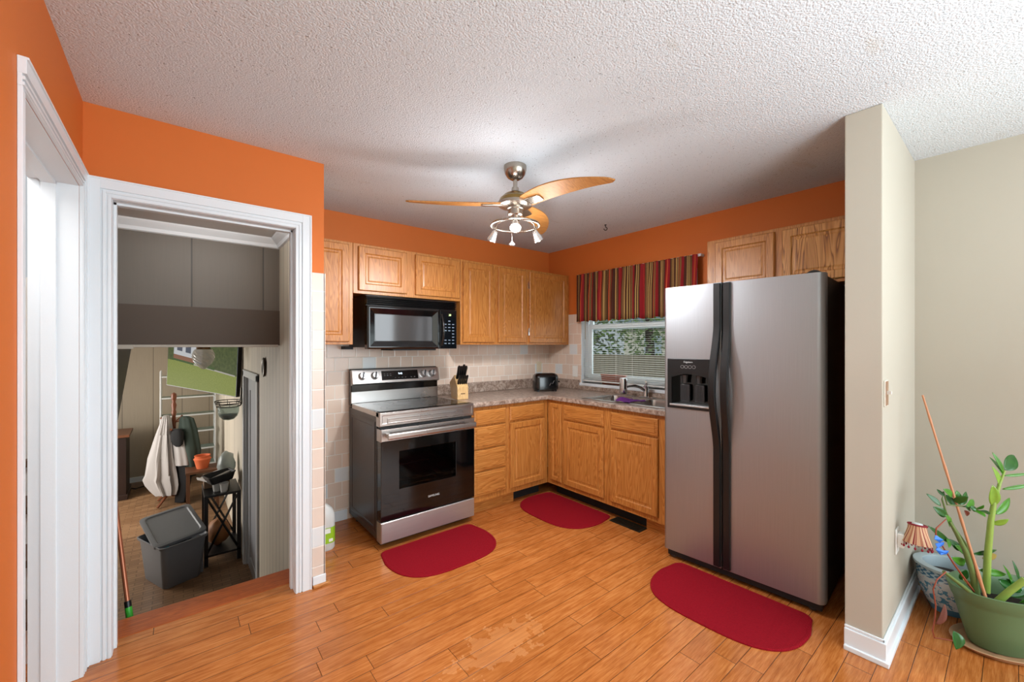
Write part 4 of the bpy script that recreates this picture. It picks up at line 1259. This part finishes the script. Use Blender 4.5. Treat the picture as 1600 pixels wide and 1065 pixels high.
# tall right-hand stem
dS = D0+.0
s1 = stem([pix(1541, 925, dS), pix(1543, 870, dS), pix(1548, 815, dS), pix(1553, 785, dS), pix(1562, 755, dS), pix(1570, 735, dS)], [.013, .0125, .011, .009, .006, .0035])
def lf(par, bx, by, tx, ty, w_, m, db=0, dt=0, nrm=None, cup=.15):
    j = random.uniform(-.045, .045)      # leaves spread towards and away from the room
    n_ = (Vector(nrm) if nrm is not None else toc)+Vector((random.uniform(-.4, .4), random.uniform(-.4, .4), random.uniform(0, .5)))
    return leaf(par, loc(pix(bx, by, dS+db)), loc(pix(tx, ty, dS+dt+j)), w_, m, n_, cup)
for a_ in ((1552, 790, 1553, 759, .042, M_LEAFL, 0, -.01), (1555, 803, 1581, 778, .034, M_LEAFM, 0, .02), (1550, 818, 1577, 812, .030, M_LEAFL, 0, .01),
          (1562, 760, 1553, 729, .034, M_LEAFL, 0, 0), (1568, 742, 1549, 714, .020, M_LEAFM, 0, 0), (1570, 734, 1587, 710, .052, M_LEAFD, 0, .0),
          (1568, 738, 1553, 707, .018, M_LEAFM, 0, .03), (1566, 764, 1614, 757, .016, M_LEAFM, 0, 0), (1568, 743, 1612, 740, .012, M_LEAFM, 0, -.02)):
    lf(s1, *a_)
# left double stem with dark leaves
s2 = stem([pix(1528, 940, dS-.02), pix(1520, 895, dS-.02), pix(1508, 860, dS-.02), pix(1494, 832, dS-.02), pix(1484, 815, dS-.02)], [.013, .012, .010, .008, .005], M_STEMD)
s3 = obj('stem', MB().tube([loc(pix(x, y, dS+.01)) for x, y in ((1519, 880), (1509, 850), (1492, 826), (1478, 800), (1472, 780), (1474, 768), (1480, 788), (1500, 790), (1520, 793), (1545, 803))], [.006, .006, .005, .004, .003, .003, .003, .003, .003, .002], 8), M_STEMD, P)
for a_ in ((1470, 790, 1449, 771, .022, M_LEAFD, 0, .0), (1478, 806, 1460, 792, .036, M_LEAFD, 0, 0), (1484, 822, 1480, 805, .034, M_LEAFM, 0, -.01), (1476, 775, 1464, 764, .012, M_LEAFD, 0, 0),
          (1488, 775, 1476, 764, .03, M_LEAFM, .01, 0), (1490, 783, 1513, 776, .03, M_LEAFD, 0, 0), (1490, 790, 1479, 772, .03, M_LEAFD, .02, .02), (1498, 788, 1496, 766, .03, M_LEAFM, .02, .03),
          (1500, 788, 1512, 768, .03, M_LEAFD, 0, .03), (1510, 790, 1524, 781, .03, M_LEAFM, 0, .02), (1516, 791, 1526, 799, .024, M_LEAFD, 0, 0), (1522, 795, 1538, 790, .026, M_LEAFM, .01, 0),
          (1521, 796, 1540, 806, .030, M_LEAFM, 0, -.02), (1532, 797, 1547, 802, .022, M_LEAFD, 0, 0), (1508, 790, 1518, 798, .018, M_LEAFD, 0, -.02)):
    lf(s3, *a_)
# low leaves round the pot
for a_ in ((1484, 848, 1453, 822, .022, M_LEAFD), (1480, 840, 1484, 855, .02, M_LEAFM), (1500, 860, 1484, 842, .03, M_LEAFD), (1512, 866, 1494, 852, .03, M_LEAFM), (1520, 865, 1560, 860, .02, M_LEAFD),
          (1535, 872, 1560, 866, .026, M_LEAFY), (1530, 890, 1575, 898, .03, M_LEAFM), (1508, 880, 1490, 872, .036, M_LEAFM), (1560, 905, 1600, 925, .05, M_LEAFD), (1582, 915, 1572, 884, .016, M_LEAFM), (1592, 905, 1584, 876, .012, M_LEAFD),
          (1575, 930, 1612, 915, .04, M_LEAFD), (1590, 945, 1614, 940, .05, M_LEAFM), (1500, 905, 1512, 890, .03, M_LEAFD), (1520, 920, 1508, 905, .02, M_LEAFY)):
    lf(s2, *a_, .02, .02)
stem([pix(1553, 945, dS-.05), pix(1575, 925, dS-.08), pix(1602, 905, dS-.11)], [.014, .013, .012])
stem([pix(1522, 930, dS-.03), pix(1500, 912, dS-.05), pix(1475, 893, dS-.06)], [.009, .008, .007], M_STEMD)
tw = stem([pix(1523, 925, dS-.02), pix(1508, 905, dS-.04), pix(1490, 880, dS-.05), pix(1474, 855, dS-.05), pix(1462, 835, dS-.05), pix(1463, 825, dS-.05), pix(1478, 811, dS-.03)], [.004, .004, .0035, .003, .003, .003, .002], M_TWIG, 'dry_twig')
mb = MB()
for (x, y, a_) in ((1466, 842, .5), (1469, 851, -.4), (1468, 860, .7), (1475, 863, -.1)):
    c = loc(pix(x, y, dS-.055)); Q = Matrix.Translation(c) @ Matrix.Rotation(base_ang, 4, 'Z') @ Matrix.Rotation(a_, 4, 'Y')
    mb.add([tuple(Q @ Vector(q)) for q in ((-.017, -.002, -.008), (.017, .004, -.010), (.019, -.004, .008), (-.015, .003, .011), (-.017, 0, -.008), (.017, .006, -.010), (.019, -.002, .008), (-.015, .005, .011))], [(0, 1, 2, 3), (7, 6, 5, 4), (0, 4, 5, 1), (1, 5, 6, 2), (2, 6, 7, 3), (3, 7, 4, 0)])
obj('tape_tie', mb, mat('bright_blue_tape', (30, 112, 214), .5), tw)
# dry curled leaf and trailing vine over the rim
leaf(P, loc(pix(1507, 797, dS-.03)), loc(pix(1512, 806, dS-.03)), .018, mat('dry_brown_leaf', (104, 48, 28), .7), toc, .4)
vn = stem([pix(1478, 893, dS-.10), pix(1464, 905, dS-.12), pix(1458, 920, dS-.12), pix(1462, 945, dS-.12), pix(1461, 965, dS-.10), pix(1457, 985, dS-.10), pix(1460, 996, dS-.08), pix(1475, 998, dS-.08), pix(1495, 1002, dS-.10)], .0025, M_TWIG, 'trailing_vine')
mb = MB()
leaf(vn, loc(pix(1490, 985, dS-.12)), loc(pix(1496, 1015, dS-.14)), .05, M_LEAFD, toc, .3)
leaf(vn, loc(pix(1462, 975, dS-.1)), loc(pix(1478, 945, dS-.1)), .03, mat('dry_brown_leaf'), toc, .4)

# bamboo cane
a0, a1 = pix(1543, 943, dS-.06), pix(1441.5, 617, dS+.12)
nodes = []; rad = []
for i in range(25):
    s = i/24; nodes.append(a0.lerp(a1, s)+Vector((0, 0, 0))); rad.append(.0062-.0022*s+(.0012 if i % 6 == 3 else 0))
b0 = a0-(a1-a0).normalized()*.02
o = obj('bamboo_cane', MB().tube([p_-b0 for p_ in nodes], rad, 10), mat('tan_bamboo', (196, 132, 92), .45, var=.1, vscale=12)); o.location = b0
tag(o, 'thin bamboo cane standing tilted in the green plant pot', 'cane')

# ------------------------------------------------------------------ lower room things
# tote with its lid
t = thing('storage_tote', 'grey plastic storage tote standing open on the lower floor', 'tote', (-3.305, 2.12, LZ), math.radians(112))
M_TOTE = mat('grey_tote_plastic', (112, 114, 118), .45, var=.04)
mb = MB(); L = []
for sx, sy, z in ((.22, .155, 0), (.225, .16, .008), (.262, .192, .40), (.275, .205, .402), (.28, .21, .425), (.272, .202, .428), (.256, .186, .40), (.218, .152, .012)):
    L.append([(x, y, z) for x, y in rrect(-sx, -sy, sx, sy, .05)])
mb.loft(L, True, True, True)
for k in (-.12, .12):
    mb.prism([(-.045+k, .0), (.045+k, .0), (.05+k, .38), (-.05+k, .38)], -.198, -.150, 'xz')
tote = obj('tub', mb, M_TOTE, t, smooth_angle=35)
o = thing('tote_lid', 'grey lid lying askew across the open storage tote', 'lid', (-3.305, 2.18, LZ+.51), math.radians(105))
mb = MB(); L = []
for ins, z in ((-.0, -.02), (0, .006), (.02, .012), (.035, .012), (.045, .002), (.05, .002)):
    L.append([(x, y, z) for x, y in rrect(-.285+ins, -.215+ins, .285-ins, .215-ins, .05)])
mb.loft(L, True, True, True)
mb.xf(Matrix.Rotation(math.radians(-15), 4, 'Y') @ Matrix.Rotation(math.radians(-6), 4, 'X'))
obj('lid_panel', mb, M_TOTE, o, smooth_angle=30)
tag(obj('towel', MB().box(-.05, -.04, 0, .05, .04, .10), mat('teal_cloth', (30, 150, 180), .8), bev=.015, loc=(-3.385, 2.0, LZ+.30)), 'teal item poking out inside the grey storage tote', 'towel')

# black side table with crossed sides
t = thing('side_table', 'small black side table with crossed end braces by the panelled wall', 'table', (-2.885, 2.37, LZ))
M_TBL = mat('black_painted_table', (20, 19, 20), .4)
tw_, td_, th_ = .165, .26, .76
obj('table_top', MB().box(-tw_, -td_, th_-.025, tw_, td_, th_), M_TBL, t, bev=.003)
obj('lower_shelf', MB().box(-tw_, -td_, .10, tw_, td_, .12), M_TBL, t)
for sx in (-1, 1):
    for sy in (-1, 1):
        obj('leg', MB().box(sx*tw_-.018*(sx > 0)*2+.0, sy*td_-(.036 if sy > 0 else 0), 0, sx*tw_+(.036 if sx < 0 else 0), sy*td_+(.036 if sy < 0 else 0), th_-.025), M_TBL, t)
for sy in (-1, 1):
    y = sy*(td_-.018)
    mb = MB().tube([(-tw_+.03, y, .14), (tw_-.03, y, th_-.04)], .011, 4).tube([(tw_-.03, y, .14), (-tw_+.03, y, th_-.04)], .011, 4)
    obj('cross_brace', mb, M_TBL, t)
tz = LZ+th_
for k, (dx, dy, r, c) in enumerate(((-.03, -.10, .045, (180, 178, 174)), (.03, -.18, .042, (190, 188, 184)))):
    o = obj('nursery_pot', MB().lathe([(r*.72, 0), (r, .085), (r*1.06, .086), (r*1.06, .098), (r*.96, .098), (r*.7, .01)], n=24), mat('pale_grey_pot%d' % k, c, .5)); o.location = (-2.90+dx, 2.35+dy, tz)
    tag(o, ('pale grey plant pot under the black bowl on the side table', 'pale grey plant pot at the front edge of the side table')[k], 'pot')
o = obj('black_tray', MB().loft([[(x*s, y*s, z) for x, y in rrect(-.13, -.10, .13, .10, .03)] for s, z in ((.8, 0), (1, .075), (1.04, .078), (1.04, .088), (.96, .088), (.78, .01))], True, True), M_BLACKMATTE); o.location = (-2.90, 2.28, tz+.099); o.rotation_euler = (.0, math.radians(-6), .3)
tag(o, 'black plastic tray stacked on pots on the side table', 'tray')
o = obj('cardboard_box', MB().box(-.15, -.20, 0, .10, .16, .012).box(-.15, -.20, .012, -.14, .16, .03), mat('pale_card', (170, 166, 162), .7), bev=.002); o.location = (-2.92, 2.50, tz+.12); o.rotation_euler = (math.radians(-8), math.radians(-16), .25)
tag(o, 'pale flat box lid leaning on the side table', 'box')
o = obj('folded_base_box', MB().box(-.12, -.1, 0, .12, .1, .12), mat('brown_card', (120, 92, 66), .7), bev=.003); o.location = (-2.92, 2.50, tz)
tag(o, 'brown carton at the back of the side table', 'carton')
o = obj('plastic_bag', MB().ball((0, 0, 0), .11, .8, 1, 1.25, 12), see_through('hazy_plastic', (190, 198, 196), .45, .3)); o.location = (-2.815, 2.62, tz+.20)
d = o.modifiers.new('crumple', 'DISPLACE'); tx = bpy.data.textures.new('crumple', 'CLOUDS'); tx.noise_scale = .06; d.texture = tx; d.strength = .05
tag(o, 'hazy clear plastic bag slumped behind the black tray', 'bag')
o = obj('clay_pot', MB().lathe([(.07, 0), (.10, .12), (.11, .14), (.09, .16), (.10, .19), (.085, .19), (.08, .15)], n=28), mat('orange_terracotta', (210, 104, 60), .7)); o.location = (-2.98, 4.3, LZ+.55)
tag(o, 'orange clay pot on the low shelf behind the side table', 'pot')
o = obj('low_stand', MB().box(-.2, -.2, .52, .2, .2, .55).box(-.19, -.19, 0, -.15, -.15, .52).box(.15, -.19, 0, .19, -.15, .52).box(-.19, .15, 0, -.15, .19, .52).box(.15, .15, 0, .19, .19, .52), mat('brown_wood', (96, 62, 40), .5)); o.location = (-2.98, 4.3, LZ)
tag(o, 'low brown stand carrying the orange clay pot', 'stand')
o = obj('soil_bag', MB().ball((0, 0, .14), .14, .8, 1, 1, 12), mat('brown_orange_sack', (150, 96, 52), .6, var=.3, vscale=12)); o.location = (-2.91, 2.38, LZ+.121)
d = o.modifiers.new('crumple', 'DISPLACE'); d.texture = tx; d.strength = .04
tag(o, 'brown and orange sack on the shelf under the side table', 'sack')

# coat stand and clothes
cx, cy = -3.31, 4.70
t = thing('coat_stand', 'turned brown wooden coat stand at the far side of the lower room', 'coat stand', (cx, cy, LZ))
M_CS = mat('red_brown_turned_wood', (116, 60, 30), .35, var=.15)
obj('pole', MB().lathe([(.03, .1), (.024, .12), (.022, .8), (.026, 1.2), (.022, 1.3), (.032, 1.36), (.022, 1.4), (.034, 1.47), (.02, 1.52), (.03, 1.56), (.036, 1.60), (.03, 1.64), (.004, 1.66)], n=20), M_CS, t)
for k in range(4):
    a_ = PI/4+k*PI/2
    obj('foot', MB().tube([(.0, 0, .2), (.14*math.cos(a_), .14*math.sin(a_), .12), (.26*math.cos(a_), .26*math.sin(a_), .015)], [.018, .018, .015], 8), M_CS, t)
for aR, z in ((180, 1.24), (170, 1.10), (-10, 1.24), (100, 1.24), (-60, 1.10)):
    a_ = base_ang+math.radians(aR); c, s = math.cos(a_), math.sin(a_)
    obj('peg', MB().tube([(.02*c, .02*s, z-.03), (.17*c, .17*s, z+.02), (.20*c, .20*s, z+.035)], [.010, .011, .015], 8), M_CS, t)
def garment(name, label, cat, loc_, rings, m, folds=9, amp=.12, seed=0):
    rr = random.Random(seed); ph = rr.random()*6
    mb = MB(); L = []
    for (z, rx, ry, ox) in rings:
        l = []
        for i in range(64):
            a = 2*PI*i/64
            k = 1+amp*math.sin(folds*a+ph+z*2)*min(1, (rings[0][0]-z)*1.6+.1)+amp*.5*math.sin(folds*1.7*a+z*5)
            p_ = rgt*(math.cos(a)*rx*k+ox)+fwd*(math.sin(a)*ry*k)
            l.append((p_.x, p_.y, z))
        L.append(l)
    mb.loft(L, True, True, True)
    o = obj(name, mb, m); o.location = loc_
    return tag(o, label, cat)
M_LC = mat('pale_grey_cloth', (176, 171, 168), .85, var=.05, bump=.3, bscale=90)
garment('jacket', 'long pale grey jacket hanging on the near side of the coat stand', 'jacket', (cx-.13*rgt.x-.10*fwd.x, cy-.13*rgt.y-.10*fwd.y, LZ),
        [(1.33, .03, .03, .10), (1.28, .055, .05, .10), (1.05, .10, .07, .07), (.7, .16, .09, .03), (.45, .19, .10, .02), (.38, .21, .10, .0), (.30, .20, .09, .02), (.22, .17, .08, .05), (.15, .13, .07, .08)], M_LC, 9, .2, 1)
garment('coat', 'dark green coat hanging at the right of the coat stand', 'coat', (cx+.17*rgt.x, cy+.17*rgt.y, LZ),
        [(1.30, .05, .03, 0), (1.27, .10, .05, .02), (1.1, .13, .07, .04), (.8, .15, .08, .07), (.55, .10, .06, .10), (.40, .05, .03, .10)], mat('dark_green_cloth', (44, 56, 48), .85, bump=.3, bscale=90), 5, .12, 2)
garment('cap', 'black cap hooked on the front of the coat stand', 'cap', (cx+.15*rgt.x-.12*fwd.x, cy+.15*rgt.y-.12*fwd.y, LZ),
        [(1.13, .05, .03, 0), (1.08, .085, .05, 0), (.98, .09, .05, 0), (.90, .07, .03, .01), (.87, .03, .02, .01)], mat('black_cloth', (16, 16, 18), .85), 3, .05, 3)
garment('shirt', 'pale shirt hanging between the grey jacket and the green coat', 'shirt', (cx+.09*rgt.x-.05*fwd.x, cy+.09*rgt.y-.05*fwd.y, LZ),
        [(1.12, .05, .03, 0), (1.0, .09, .06, .02), (.8, .11, .06, .05), (.62, .12, .06, .06), (.58, .12, .06, .06)], M_LC, 5, .08, 4)
garment('trousers', 'black trousers hanging low on the coat stand below the pale shirt', 'trousers', (cx+.12*rgt.x-.02*fwd.x, cy+.12*rgt.y-.02*fwd.y, LZ),
        [(.60, .10, .05, .03), (.4, .12, .06, .04), (.2, .10, .05, .03), (.02, .08, .05, .0)], mat('black_cloth', (16, 16, 18), .85), 4, .08, 5)

# glass shelf unit
t = thing('glass_shelf_unit', 'tall white framed shelf unit with glass shelves behind the coat stand', 'shelf', (-3.12, 5.55, LZ))
M_SH = mat('white_metal_frame', (206, 208, 206), .4)
M_GSH = see_through('green_tinted_shelf_glass', (190, 208, 202), .55, .1)
for sx in (-1, 1):
    for sy in (-1, 1): obj('upright', MB().tube([(sx*.36, sy*.16, 0), (sx*.36, sy*.16, 1.95)], .012, 8), M_SH, t)
for z in (.35, .62, .92, 1.2, 1.5, 1.85):
    s_ = obj('shelf', MB().box(-.35, -.16, z, .35, .16, z+.012), M_GSH, t)
    obj('shelf_edge', MB().box(-.35, -.172, z-.004, .35, -.16, z+.018).box(-.36, -.16, z-.004, -.35, .16, z+.018).box(.35, -.16, z-.004, .36, .16, z+.018), M_SH, s_)

# dark cabinet on the far left
t = thing('dark_cabinet', 'dark wooden cabinet at the far end of the lower room', 'cabinet', (-4.30, 5.6, LZ))
M_DK = mat('dark_walnut', (44, 28, 22), .4, var=.15)
obj('case', MB().box(-.42, -.3, .06, .42, .3, .96), M_DK, t, bev=.004)
obj('plinth', MB().box(-.44, -.32, 0, .44, .32, .08), M_DK, t, bev=.006)
obj('top', MB().box(-.46, -.34, .96, .46, .34, 1.0), mat('brown_cabinet_top', (110, 66, 40), .4), t, bev=.006)
mb = MB().tube([(-3.9, 5.95, LZ+.012), (-3.8, 5.8, LZ+.012), (-3.7, 5.9, LZ+.012), (-3.55, 5.7, LZ+.012), (-3.4, 5.85, LZ+.012), (-3.3, 5.75, LZ+.012)], .008, 6)
tag(obj('power_cord', mb, M_BLACKMATTE), 'dark cord trailing along the floor by the far baseboard', 'cord')

# television
A_, B_ = Vector((-2.77, 2.12, .805)), Vector((-3.37, 3.20, .895))
ux = (A_-B_); LW = ux.length; ux.normalize()
uz = Vector((0, 0, 1)); uz = (uz-ux*uz.dot(ux)).normalized(); un = ux.cross(uz)
TV = thing('television', 'flat television on the lower room wall showing a house and lawn', 'television', B_)
Mtv = Matrix((ux.to_4d(), (-un).to_4d(), uz.to_4d(), (0, 0, 0, 1))).transposed()
TV.rotation_euler = (Matrix((ux, -un, uz)).transposed()).to_euler()
# local: x along the width, -y toward the viewer side, z up
sgn = 1 if un.dot(Vector(cam.location)-B_) > 0 else -1
HT = .56
def S(v): return v*sgn
obj('bezel', MB().box(-.008, S(.0), -.008, LW+.008, S(.045), HT), M_BLACK, TV, bev=.002)
yS = S(-.0008)
def scr(name, polys, m):
    mb = MB()
    for p_, lv in polys: mb.prism(p_, S(-.0006-.0003*lv), S(.002), 'xz')
    return mb
def emat(name, c=(0, 0, 0), k=.62, c2=None, sc=30):
    if name in MATS: return MATS[name]
    m = bpy.data.materials.new(name); tt = NT(m)
    tt.b.inputs['Base Color'].default_value = (.01, .01, .01, 1); tt.b.inputs['Roughness'].default_value = .5; tt.b.inputs['Specular IOR Level'].default_value = .03
    n = tt.noise(tt.co(), sc, 4)
    tt.L(tt.mix(n, lin(*c), lin(*(c2 or c))), tt.b.inputs['Emission Color']); tt.b.inputs['Emission Strength'].default_value = k
    MATS[name] = m
    return m
items = [([(0, 0), (LW, 0), (LW, HT), (0, HT)], 0, emat('screen_sky', (150, 180, 225))),
         ([(0, 0), (LW, 0), (LW, .34), (0, .42)], 1, emat('screen_lawn', (120, 134, 56), .62, (168, 176, 92), 60)),
         ([(LW*.50, .36), (LW, .28), (LW, HT+.138), (LW*.50, HT+.138)], 2, emat('screen_trees', (38, 56, 28), .62, (110, 120, 70), 26)),
         ([(0, .40), (LW*.10, .39), (LW*.10, HT+.08), (0, HT+.09)], 2, emat('screen_trees')),
         ([(LW*.09, .47), (LW*.52, .40), (LW*.52, HT+.128), (LW*.09, HT+.128)], 3, emat('screen_white_wall', (214, 216, 218))),
         ([(LW*.09, .41), (LW*.40, .37), (LW*.40, .45), (LW*.09, .49)], 4, emat('screen_brick', (150, 104, 80))),
         ([(LW*.14, .55), (LW*.22, .54), (LW*.22, .64), (LW*.14, .64)], 4, emat('screen_window', (90, 96, 110))),
         ([(LW*.27, .53), (LW*.35, .52), (LW*.35, .63), (LW*.27, .63)], 4, emat('screen_window')),
         ([(LW*.06, .40), (LW*.40, .355), (LW*.40, .385), (LW*.06, .43)], 5, emat('screen_bush', (52, 74, 34), .62, (90, 116, 60), 40)),
         ([(LW*.40, .355), (LW*.98, .27), (LW*.98, .29), (LW*.40, .375)], 5, emat('screen_path', (190, 184, 172))),
         ([(LW*.55, .345), (LW*.70, .32), (LW*.70, .36), (LW*.55, .39)], 6, emat('screen_bush'))]
mb = MB(); ms = []
for p_, lv, m_ in items:
    if m_ not in ms: ms.append(m_)
    p_ = [(a_, b_*.79) for a_, b_ in p_] if lv else [(0, 0), (LW, 0), (LW, HT-.008), (0, HT-.008)]
    mb.prism(p_, S(-.0008-.0003*lv), S(.001), 'xz', mi=ms.index(m_))
obj('screen', mb, ms, TV)
obj('wall_bracket', MB().box(LW*.45, S(.045), .2, LW*.55, S(.10), .4).box(LW*.48, S(.10), .28, LW*.52, S(.30), .32), M_BLACKMATTE, TV)

# glass pendant
GP = pix(318, 556, 4.35)
t = thing('glass_pendant', 'cut glass globe pendant with a brass cap hanging in front of the television', 'pendant lamp', (GP.x, GP.y, 1.66))
M_CUT = see_through('cut_glass', (236, 232, 226), .45, .12)
obj('stem', MB().tube([(0, 0, 0), (0, 0, -.30)], .006, 8), mat('aged_brass', (110, 80, 50), .35, .9), t)
obj('cap', MB().lathe([(.03, -.28), (.06, -.29), (.062, -.33), (.055, -.332)], n=24), mat('aged_brass'), t)
mb = MB(); L = []
for i in range(13):
    z = -.33-.21*i/12; r = .095*math.sin(PI*(.25+.73*i/12))**.8
    L.append([(r*(1+.06*((k+i) % 2))*math.cos(2*PI*k/24), r*(1+.06*((k+i) % 2))*math.sin(2*PI*k/24), z) for k in range(24)])
mb.loft(L, True, True, False)
obj('globe', mb, M_CUT, t)

# hanging glass bowl planter on a wire bracket
hb = pix(357, 640, 4.55)
t = thing('hanging_bowl', 'glass bowl with dark green filling in a wire bracket near the grey door', 'planter', (hb.x, hb.y, hb.z))
M_WIRE = mat('dark_wire', (50, 48, 44), .4, .8)
obj('bowl', MB().lathe([(.01, -.115), (.05, -.105), (.085, -.07), (.10, -.02), (.10, .035), (.096, .035), (.095, -.02), (.08, -.067), (.01, -.11)], n=28, cap1=False), see_through('bowl_glass', (228, 234, 232), .85, .05), t)
obj('filling', MB().lathe([(.01, -.108), (.05, -.1), (.078, -.068), (.086, -.05), (.01, -.045)], n=24), mat('dark_green_filling', (18, 46, 30), .5), t)
mb = MB().torus((0, 0, .04), .108, .005, 32, 6).torus((0, 0, .075), .118, .005, 32, 6).torus((0, 0, .10), .125, .005, 32, 6)
for k in range(8):
    a_ = 2*PI*k/8; mb.tube([(.108*math.cos(a_), .108*math.sin(a_), .04), (.125*math.cos(a_), .125*math.sin(a_), .10)], .003, 5)
e = Vector((RX-.012-hb.x, -.02, 0))
mb.tube([(.11, .0, .04), tuple(e+Vector((0, 0, .06))), tuple(e+Vector((0, 0, .24))), (.11, 0, .10)], .006, 6)
obj('wire_bracket', mb, M_WIRE, t)

# oval ornament on the panelled wall
o = obj('oval_frame', MB().torus((0, 0, 0), .045, .010, 32, 8, Matrix.Rotation(PI/2, 4, 'Y') @ Matrix.Scale(1.5, 4, (1, 0, 0))).lathe([(.042, 0), (.042, .004)], n=28, mtx=Matrix.Rotation(-PI/2, 4, 'Y') @ Matrix.Scale(1.5, 4, (1, 0, 0))), mat('pewter_frame', (96, 92, 84), .35, .7)); o.location = (RX-.012, .62, 1.19)
tag(o, 'small oval metal ornament hung on the panelled stair wall', 'ornament')

# broom handle leaning at the left of the stairs
p0, p1 = Vector((-3.467, -.40, -.062)), Vector((-3.548, -.20, .60))
o = obj('broom', MB().tube([Vector((0, 0, 0)), (p1-p0)*.05, (p1-p0)*.5, (p1-p0)*1.0], .0105, 12), mat('copper_pole', (176, 104, 72), .3, .4))
o.location = p0
tag(o, 'copper coloured broom pole with a green tip leaning in the stairwell', 'broom')
obj('grip', MB().tube([-(p1-p0)*.006, (p1-p0)*.075], .0150, 12), mat('green_grip', (60, 170, 50), .4), o)
obj('collar', MB().tube([(p1-p0)*.075, (p1-p0)*.12], .0145, 12), M_BLACK, o)

# ------------------------------------------------------------------ seen through the sink window
struct('ground_outside', MB().box(.2, -12, -.75, 26, 20, -.6), mat('lawn_green', (84, 104, 52), .9, var=.3, vscale=4))
t = thing('garden_planter', 'terracotta coloured planter box on the window ledge behind the blind', 'planter', (.045, -.845, WZ0))
o = t
obj('box', MB().loft([[(x, y, z) for x, y in ((-.0, -s), (.045, -s), (.045, s), (-.0, s))] for s, z in ((.125, .0), (.14, .085), (.145, .085), (.145, .1))]), mat('faded_terracotta', (178, 108, 88), .7), t)
t = thing('garden_fence', 'weathered board fence across the yard outside the window', 'fence', (5.0, 3.0, -.6))
M_FENCE = grooved('weathered_fence', 'y', (134, 122, 106), .14, .2)
obj('boards', MB().box(0, -6, 0, .03, 9, 1.75), M_FENCE, t)
obj('rail', MB().box(.03, -6, .3, .07, 9, .4).box(.03, -6, 1.4, .07, 9, 1.5), M_FENCE, t)
def tree(loc_, hgt, cr, label, n, seed, tone, trunk_r=.1):
    rr = random.Random(seed)
    t = thing('tree', label, 'tree', loc_, 0, 'trees beyond the fence')
    obj('trunk', MB().tube([(0, 0, 0), (.05, .03, hgt*.4), (-.03, .1, hgt*.8)], [trunk_r*1.2, trunk_r, trunk_r*.6], 10), mat('dark_bark', (70, 58, 48), .9), t)
    mb = MB()
    for k in range(n):
        a, b, q = rr.uniform(0, 2*PI), math.acos(rr.uniform(-1, 1)), rr.random()**.4
        c = Vector((cr*q*math.sin(b)*math.cos(a), cr*q*math.sin(b)*math.sin(a), hgt*.62+cr*1.25*q*math.cos(b)))
        d_ = Vector((rr.uniform(-1, 1), rr.uniform(-1, 1), rr.uniform(-1, .4))).normalized(); e_ = d_.orthogonal().normalized()*.05; ln = rr.uniform(.12, .22)
        mb.add([c, c+d_*ln*.5+e_, c+d_*ln, c+d_*ln*.5-e_], [(0, 1, 2, 3)])
    obj('foliage', mb, leaf_mat('tree_leaf_%d' % seed, tone, tuple(min(255, int(x*1.5)) for x in tone)), t, fix=False)
tree((6.6, 5.2, -.6), 4.2, 1.3, 'leafy tree behind the fence at the far edge of the window view', 1700, 1, (66, 88, 38))
tree((9.8, 4.9, -.6), 4.6, 1.4, 'leafy tree with a dark trunk behind the middle of the fence', 1300, 2, (76, 98, 44), .16)
tree((7.4, 1.6, -.6), 4.4, 1.2, 'leafy tree behind the fence in front of the pale house', 1100, 3, (86, 104, 48))
t = thing('neighbour_house', 'pale blue-grey house far behind the fence', 'house', (14.0, 4.0, -.6))
M_SIDE = mat('pale_siding', (206, 200, 190), .7)
obj('walls', MB().box(0, -5, 0, 4, 5, 3.1), M_SIDE, t)
obj('roof', MB().prism([(-.4, 3.0), (4.4, 3.0), (2, 4.6)], -5.3, 5.3, 'xz'), mat('blue_grey_shingle', (120, 132, 150), .8), t)
for y in (-1.2, 1.4, 3.4): obj('window', MB().box(-.03, y-.45, 1.2, .02, y+.45, 2.4), mat('house_window_glass', (170, 184, 200), .2), t)
